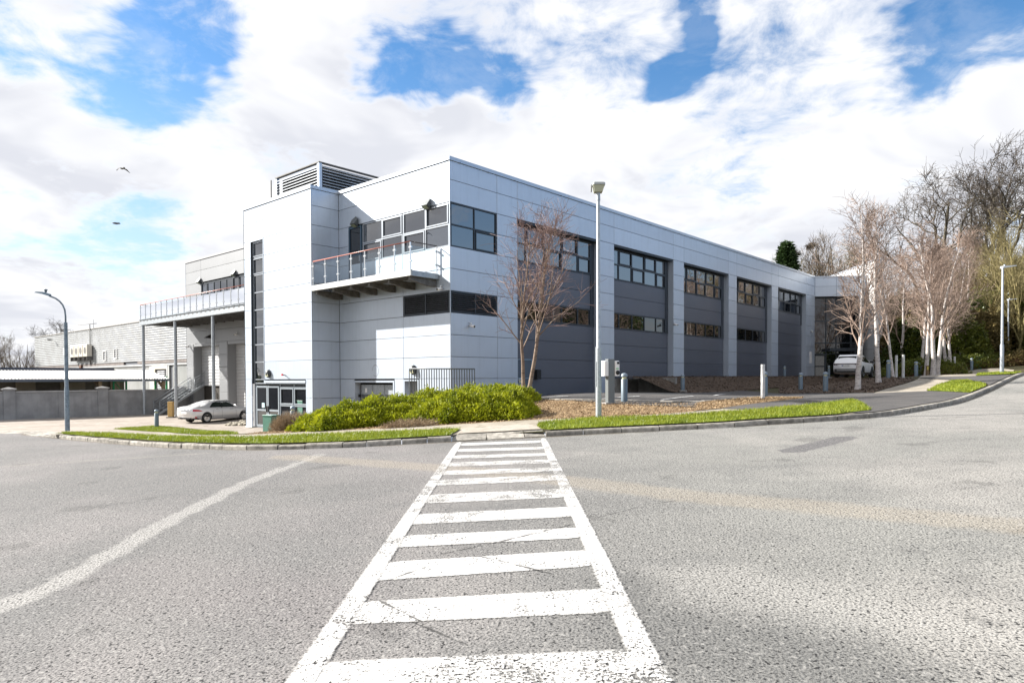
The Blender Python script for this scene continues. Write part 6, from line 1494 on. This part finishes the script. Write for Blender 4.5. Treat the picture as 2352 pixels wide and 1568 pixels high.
# the two slim trees at the corner of the building
tpx('rowan1', 1204, 26.2, 6.7, 0., 'young_tree', 'slim young tree with nearly upright stem rising from the shrubs', 'young bare trees at the corner', 904, (0, R_(.5)))
tpx('rowan2', 1214, 26.0, 7.3, 0., 'young_tree', 'slim young tree with stem leaning over the bark bed', 'young bare trees at the corner', 906, (0, R_(6.5)))
BG = 'birches along the footpath'
tpx('birch1', 1969, 31.0, 8.9, 0., 'birch_tree', 'white birch standing before the back of the white car', BG, 896.5)
tpx('birch2', 2019, 37.5, 10.0, 1.2, 'birch_tree', 'thick white birch beside the front wheel of the white car', BG, 878.3)
tpx('birch3', 2052, 40.5, 8.6, 2.0, 'birch_tree', 'thin pale birch leaning beside two slim posts', BG, 869.7, (0, R_(3)), .72)
tpx('birch2', 2128, 46.0, 9.6, 3.0, 'birch_tree', 'slender birch nearest the paired bollards', BG, 859.5)
tpx('birch1', 2143, 45.0, 10.6, 4.0, 'birch_tree', 'stout birch with whitened foot behind the timber stake', BG, 860.8)
tpx('birch3', 2153, 48.5, 10.6, 5.0, 'birch_tree', 'birch standing close behind the stout one', BG, 856.0)
tpx('birch2', 2172, 59.0, 11., .8, 'birch_tree', 'twin stemmed distant birch at the edge of the wood', BG, 849)
tpx('birch1', 2184, 58.0, 10., 2.6, 'birch_tree', 'distant birch between the far pale posts', BG, 850)
# thicket behind them
for i, (px, Z, H, key) in enumerate(((1935, 80, 11.5, 'birch3'), (1985, 84, 13.5, 'birch1'), (2050, 70, 12, 'birch3'), (2068, 62, 11.8, 'birch2'), (2092, 70, 13., 'birch1'), (2112, 58, 11., 'birch3'), (2158, 66, 12.5, 'birch2'), (2186, 70, 13., 'birch3'), (2206, 62, 11., 'birch1'), (2215, 76, 14, 'birch2'))):
    lab = ['leafless reddish birch behind the porch roof', 'tall leafless birch behind the white wing wall', 'leafless birch rising right of the wing wall', 'leafless birch behind the slim posts', 'tall leafless birch behind the paired bollards', 'bushy leafless birch behind the timber stake', 'leafless birch filling in behind the stout birch', 'leafless birch behind the far posts', 'leafless birch left of the mossy tree', 'tall leafless birch deep in the wood beside the mossy tree'][i]
    tpx(key, px, Z, H, i * 1.1, 'birch_tree', lab, 'reddish birches in the wood')
# wood edge, mossy trees
for i, (px, Z, H, key) in enumerate(((2256, 69, 15., 'olive'), (2338, 66, 15.5, 'olive2'), (2300, 78, 17., 'olive'), (2385, 72, 16., 'olive'), (2225, 84, 15, 'olive2'), (2420, 66, 15, 'olive2'))):
    tpx(key, px, Z, H, i * 1.7 + .3, 'mossy_tree', ['many limbed mossy tree with low forked trunk at the wood edge', 'yellow green bare tree behind the slim street lamps', 'tall yellow green bare tree behind the forked one', 'yellow green bare tree at the bend of the road', 'mossy bare tree behind the reddish birches', 'yellow green bare tree farther round the bend'][i], 'mossy bare trees at the wood edge')
# oaks
for i, (px, Z, H, key, rz) in enumerate(((2122, 86, 22.5, 'oak1', .5), (2255, 88, 24.5, 'oak2', 2.2), (2352, 84, 25., 'oak1', 4.1), (2470, 86, 25, 'oak2', .3))):
    tpx(key, px, Z, H, rz, 'oak_tree', ['bare oak standing alone above the reddish birches', 'broad bare oak with forked trunk above the mossy trees', 'tallest bare oak towering over the wood', 'bare oak above the bend of the road'][i], 'bare oaks above the wood')
# grey-brown trees behind the roof, and far left
for i, (px, Z, H, key) in enumerate(((1730, 118, 22., 'grey'), (1850, 104, 21.5, 'grey'), (1885, 98, 22., 'grey'), (1920, 108, 22, 'olive'), (1955, 100, 20, 'grey'))):
    tpx(key, px, Z, H, i * 2.1, 'bare_tree', ['hazy bare tree just topping the long parapet', 'bare tree right of the conifer behind the roof', 'bare tree above the corner of the porch', 'bare greenish tree behind the porch fascia', 'bare tree behind the white wing wall'][i], 'bare trees behind the building')
for i, (px, Z, H, key, lab) in enumerate(((28, 102, 12.5, 'grey', 'bare round topped tree left of the warehouse'), (-25, 96, 14., 'grey', 'bare tree at the far side of the shed'), (118, 122, 14., 'oak1', 'bare branches showing over the warehouse roof'), (70, 112, 10.5, 'grey', 'small bare tree against the warehouse end'))):
    tpx(key, px, Z, H, i * 1.3, 'bare_tree', lab, 'bare trees beyond the yard')
# rook nests in the tree behind the roof
M_NEST = mat('nest_twigs', (.05, .04, .03), .9)
for px, py, Z, lab in ((1862, 605 - 40, 104, 'dark twig nest high in the bare tree'), (1826, 583, 104, 'smaller dark twig nest in the bare tree')):
    P = atZ(px, py, Z); n = 160; r = np.random.default_rng(3); c = r.normal(0, .28, (n, 3)) * np.array([1, 1, .6]); d = unit(r.normal(0, 1, (n, 3)))
    Pm = np.stack([c - d * .4, c, c + d * .4], 1); V, Fq = tubes_mesh([(Pm, np.full((n, 3), .025))]); o = link('nest', raw_mesh('nest', V, Fq.ravel(), np.full(len(Fq), 4)), M_NEST, None, tuple(P)); tag(o, lab, 'nest', 'rook nests')
# trees across the road, outside the view, mirrored in the windows
for i, (X, Y, H, key) in enumerate(((54, 12, 13, 'grey'), (60, 22, 13, 'olive'), (50, 2, 12, 'birch1'), (66, 34, 14, 'grey'), (58, -6, 12, 'birch2'), (72, 20, 14, 'olive2'), (-46, 12, 11, 'olive'), (-52, 22, 11, 'grey'), (46, -14, 12, 'grey'))):
    tree(key, X, Y, H, i * 1.9, 'roadside_tree', 'bare tree across the road, seen only as a reflection in the windows', 'bare trees across the road')
# --- leafy shrubs
def leaf_cloud(C, Nn, n_leaf, ln, wd, r, spread=.7, droop=0.):
    """diamond leaves fanned round every point of C, leaning along Nn"""
    B = len(C); C = np.repeat(C, n_leaf, 0); N2 = np.repeat(Nn, n_leaf, 0)
    d = unit(N2 + r.normal(0, spread, C.shape) - np.array([0, 0, droop])); s = unit(np.cross(d, r.normal(0, 1, C.shape)))
    L = (ln * r.uniform(.6, 1.3, len(C)))[:, None]; w = (wd * r.uniform(.7, 1.3, len(C)))[:, None]
    st = C + r.normal(0, ln * .35, C.shape)
    V = np.stack([st, st + d * L * .5 + s * w, st + d * L, st + d * L * .5 - s * w], 1)
    return V.reshape(-1, 3)
def lump(u, v, sd): return np.sin(u * 5.1 + sd) * np.sin(v * 4.3 + sd * 1.7) * .5 + np.sin(u * 11.3 + v * 3.1 + sd * 2.3) * .28 + np.sin(v * 13.7 - u * 5.9 + sd) * .22
def shrub(name, X, Y, rx, ry, rot, h, n, lm, ln, wd, seed, label, group, nl=5, stem=None, base=None, bottom=.0, pw=2.2, cat='shrub', nst=160, stem_mat=None, skirt=.5):
    r = np.random.default_rng(seed); o = empty(name, (X, Y, g1(X, Y) + .1), rot, label, cat, group)
    cz = o.location[2]; c_, s_ = math.cos(rot), math.sin(rot)
    a = r.uniform(0, 2 * math.pi, n); q = np.sqrt(r.uniform(0, 1, n)); u, v = q * np.cos(a), q * np.sin(a)
    lu = lump(u * 1.3, v * 1.3, seed); rim = 1 + .13 * np.sin(a * 3 + seed) + .09 * np.sin(a * 7 + seed * 2)
    x, y = u * rx * rim, v * ry * rim
    prof = np.clip(1 - q ** pw, 0, 1) ** skirt
    top = h * prof * (1 + .30 * lu) + (r.random(n) < .10) * r.uniform(0, .16, n) * h
    dep = r.uniform(0, 1, n) ** 2.4                                   # most leaves near the surface
    z = bottom + (top - bottom) * (1 - dep * .75)
    gz = G(X + c_ * x - s_ * y, Y + s_ * x + c_ * y) + .1 - cz
    Nn = unit(np.c_[u / rx * h * 1.0, v / ry * h * 1.0, .55 + .35 * (1 - q)] + r.normal(0, .15, (n, 3)))
    C = np.c_[x, y, z + gz]
    V = leaf_cloud(C, Nn, nl, ln, wd, r)
    link('foliage', raw_mesh('foliage', V, np.arange(len(V)), np.full(len(V) // 4, 4)), lm, o)
    if nst:
        a = r.uniform(0, 2 * math.pi, nst); q0 = r.uniform(0, .4, nst); q1 = r.uniform(.5, 1.02, nst)
        S = np.c_[np.cos(a) * q0 * rx, np.sin(a) * q0 * ry, np.full(nst, -.05)]; E = np.c_[np.cos(a) * q1 * rx, np.sin(a) * q1 * ry, h * np.clip(1 - q1 ** pw, 0, 1) ** skirt * .9 + .05]
        S[:, 2] += G(X + c_ * S[:, 0] - s_ * S[:, 1], Y + s_ * S[:, 0] + c_ * S[:, 1]) + .1 - cz; E[:, 2] += G(X + c_ * E[:, 0] - s_ * E[:, 1], Y + s_ * E[:, 0] + c_ * E[:, 1]) + .1 - cz
        Mm = (S + E) / 2 + r.normal(0, .06, S.shape) * max(h, .5); Pm = np.stack([S, Mm, E], 1); Vt, Ft = tubes_mesh([(Pm, np.tile(np.array([.018, .012, .005]) * max(.7, h), (nst, 1)))])
        link('stems', raw_mesh('stems', Vt, Ft.ravel(), np.full(len(Ft), 4)), stem_mat or TW_GREY, o)
    return o
LF_JUN = leaf_mat('juniper_leaf', (.075, .115, .006), (.46, .48, .02), .6, .35, 1.7)
LF_IVY = leaf_mat('ivy_leaf', (.02, .036, .008), (.095, .125, .022), .4, .15, .7)
LF_CON = leaf_mat('conifer_leaf', (.018, .040, .012), (.055, .095, .03), .5, .15, .5)
LF_LAU = leaf_mat('laurel_leaf', (.05, .075, .010), (.17, .18, .03), .45, .2, .8)
LF_BRM = leaf_mat('bramble_leaf', (.09, .075, .03), (.22, .165, .06), .6, .2, 1.)
LF_DRY = leaf_mat('dry_twig_leaf', (.20, .14, .085), (.38, .29, .19), .8, .1, 1.5)
JG = 'spreading golden shrubs beside the footpath'
def jun(px, Z, rx, ry, rot, h, n, sd, lab): X, Y = XY(px, Z); return shrub('golden_shrub', X, Y, rx, ry, rot, h, int(n * .8), LF_JUN, .115, .019, sd, lab, JG, 5, skirt=.80, pw=2.0, nst=260)
jun(800, 21.6, 1.75, 1.25, .1, .68, 7200, 1, 'golden green spreading shrub next to the dry brown twigs')
jun(745, 22.6, 1.0, .9, .1, .55, 3600, 10, 'low golden shrub at the dry end of the bed')
jun(880, 22.4, 2.0, 1.6, .1, .80, 8000, 2, 'golden shrub below the service gates')
jun(965, 23.8, 2.0, 1.8, .1, .86, 7600, 3, 'golden shrub below the dark railing')
jun(1050, 21.0, 1.45, 1.35, .1, .74, 7000, 4, 'golden shrub left of the young trees, low on the footpath side')
jun(1130, 21.2, 1.5, 1.45, .15, .80, 8000, 5, 'bright golden shrub at the feet of the young trees')
jun(1080, 25.0, 2.3, 1.7, .1, .80, 7600, 6, 'golden shrub at the top of the bank behind the others')
jun(1162, 25.4, 1.1, 1.3, .1, .62, 4500, 7, 'small golden shrub just behind the young stems')
X, Y = XY(678, 23.4); shrub('dry_shrub', X, Y, .80, .7, .0, .50, 1700, LF_DRY, .16, .006, 8, 'dead brown twiggy end of the shrub bed beside the green cabinet', None, 4, nst=420, stem_mat=mat('dry_twig', (.32, .235, .15), .8, var=.3, vscale=4))
X, Y = XY(940, 19.7); shrub('dry_shrub', X, Y, .8, .40, .0, .13, 600, LF_DRY, .12, .006, 9, 'heap of dry twigs in the gap between the golden shrubs', None, 4, nst=120, stem_mat=mat('dry_twig', (.32, .235, .15), .8, var=.3, vscale=4))
# dark undergrowth of the wood
for i, (px, Z, rx, h) in enumerate(((2078, 72, 2.6, 5.2), (2104, 63, 2.8, 4.6), (2120, 66, 5, 5.5), (2160, 63, 4.2, 5.0), (2195, 68, 5, 5.8), (2228, 66, 4.2, 5.0), (2262, 74, 5, 6.4), (2300, 72, 5, 6.0), (2340, 70, 5, 6.2), (2385, 68, 5, 6.), (2070, 80, 4, 6), (2240, 80, 6, 8.), (2330, 84, 6, 9.))):
    X, Y = XY(px, Z); shrub('ivy_thicket', X, Y, rx, 2.6, .1 * i, h, 5200, (LF_LAU, LF_IVY, LF_BRM)[i % 3], .26, .085, 20 + i, ['leafy thicket right of the white wing wall', 'glossy evergreen thicket behind the slim posts', 'brown scrub thicket behind the paired bollards', 'evergreen thicket behind the birch group', 'dark ivy thicket behind the far posts', 'brown scrub thicket behind the far green cabinet', 'dark thicket under the forked mossy tree', 'evergreen thicket left of the slim lamps', 'brown scrub thicket behind the slim lamps', 'dark thicket at the bend of the road', 'tall thicket behind the white wing wall', 'high brown thicket deep in the wood', 'high ivy mass under the tallest oak'][i], 'thickets of the wood edge', 4, nst=60, pw=3.2, skirt=.5)
for i, (px, Z) in enumerate(((2130, 55.5), (2205, 60.), (2262, 63), (2300, 66), (2345, 63), (2385, 60))):
    X, Y = XY(px, Z); shrub('bramble', X, Y, 3.6, 1.2, .05, 1.25, 1900, LF_BRM if i > 2 else LF_LAU, .16, .04, 50 + i, ['low green bramble behind the timber stake', 'low bramble along the wood edge by the cabinet', 'low bramble at the foot of the forked tree', 'reddish bramble by the slim lamps', 'reddish brown bramble behind the far lamp', 'reddish bramble round the bend'][i], 'brambles along the wood edge', 4, nst=180, stem_mat=mat('bramble_stem', (.22, .10, .07), .8))
# conifer behind the roof, evergreen crown at the right
def conifer(px, Z, H, w, seed, lab, z0f=.05):
    X, Y = XY(px, Z); r = np.random.default_rng(seed); o = empty('conifer', (X, Y, g1(X, Y)), 0, lab, 'tree', 'conifers')
    MB().tube([(0, 0, -.3), (0, 0, H * .97)], [H * .018, .03], 8).build('trunk', BK_OAK, o)
    n = 4200; t = r.uniform(z0f, 1, n) ** .9; a = r.uniform(0, 2 * math.pi, n); k = 9; whorl = .72 + .28 * np.abs(np.sin(t * 26 + np.sin(a * 2) * .8)); rad = w * (1 - t) ** .8 * whorl * r.uniform(.35, 1.05, n) ** .5 * (1 + .2 * np.sin(a * 3 + seed))
    C = np.c_[np.cos(a) * rad, np.sin(a) * rad, H * t - rad * .15]; Nn = unit(np.c_[np.cos(a), np.sin(a), np.full(n, -.05)])
    V = leaf_cloud(C, Nn, 5, .75, .12, r, .55); link('crown', raw_mesh('crown', V, np.arange(len(V)), np.full(len(V) // 4, 4)), LF_CON, o); return o
conifer(1806, 100, 16.2, 3.6, 61, 'dark green conifer peeping over the parapet')
conifer(2430, 92, 24., 5., 62, 'dark evergreen at the bend rising among the oaks')
for i, (X, Y) in enumerate(((62, 44), (66, 53), (58, 37), (72, 61), (64, 48), (70, 56))): shrub('roadside_thicket', X, Y, 5.5, 3.2, .5, 8.5, 2600, LF_IVY if i % 2 else LF_BRM, .34, .09, 110 + i, 'tall dark thicket past the bend, seen mirrored in the strip windows', 'tall thickets past the bend', 4, nst=120, pw=3.)
for i, (X, Y, H, key) in enumerate(((58, 42, 11, 'birch2'), (60, 47, 12, 'birch1'), (63, 41, 12, 'grey'), (66, 50, 13, 'birch3'), (70, 58, 13, 'grey'), (56, 36, 11, 'birch1'))): tree(key, X, Y, H, i * 1.3, 'roadside_tree', 'pale bare tree past the bend, mirrored in the strip windows', 'bare trees past the bend')
# leafy wall of shrubs across the road, mirrored low in the stair window
for i, (X, Y) in enumerate(((-46, 44), (-50, 51), (-47, 38))): shrub('roadside_shrub', X, Y, 3.5, 2.5, .2, 5.5, 2600, LF_LAU, .3, .08, 90 + i, 'evergreen shrub at the far yard edge, seen mirrored in the stair window', 'evergreen shrubs at the far yard edge', 4, nst=40)
for i, (X, Y) in enumerate(((50, 8), (56, 16), (60, 26), (46, -2), (64, 36), (44, -12))): shrub('roadside_shrub', X, Y, 5, 3., .2, 3.4, 2000, LF_IVY, .3, .09, 95 + i, 'dark shrub across the road, seen mirrored in the lower windows', 'dark shrubs across the road', 4, nst=40)
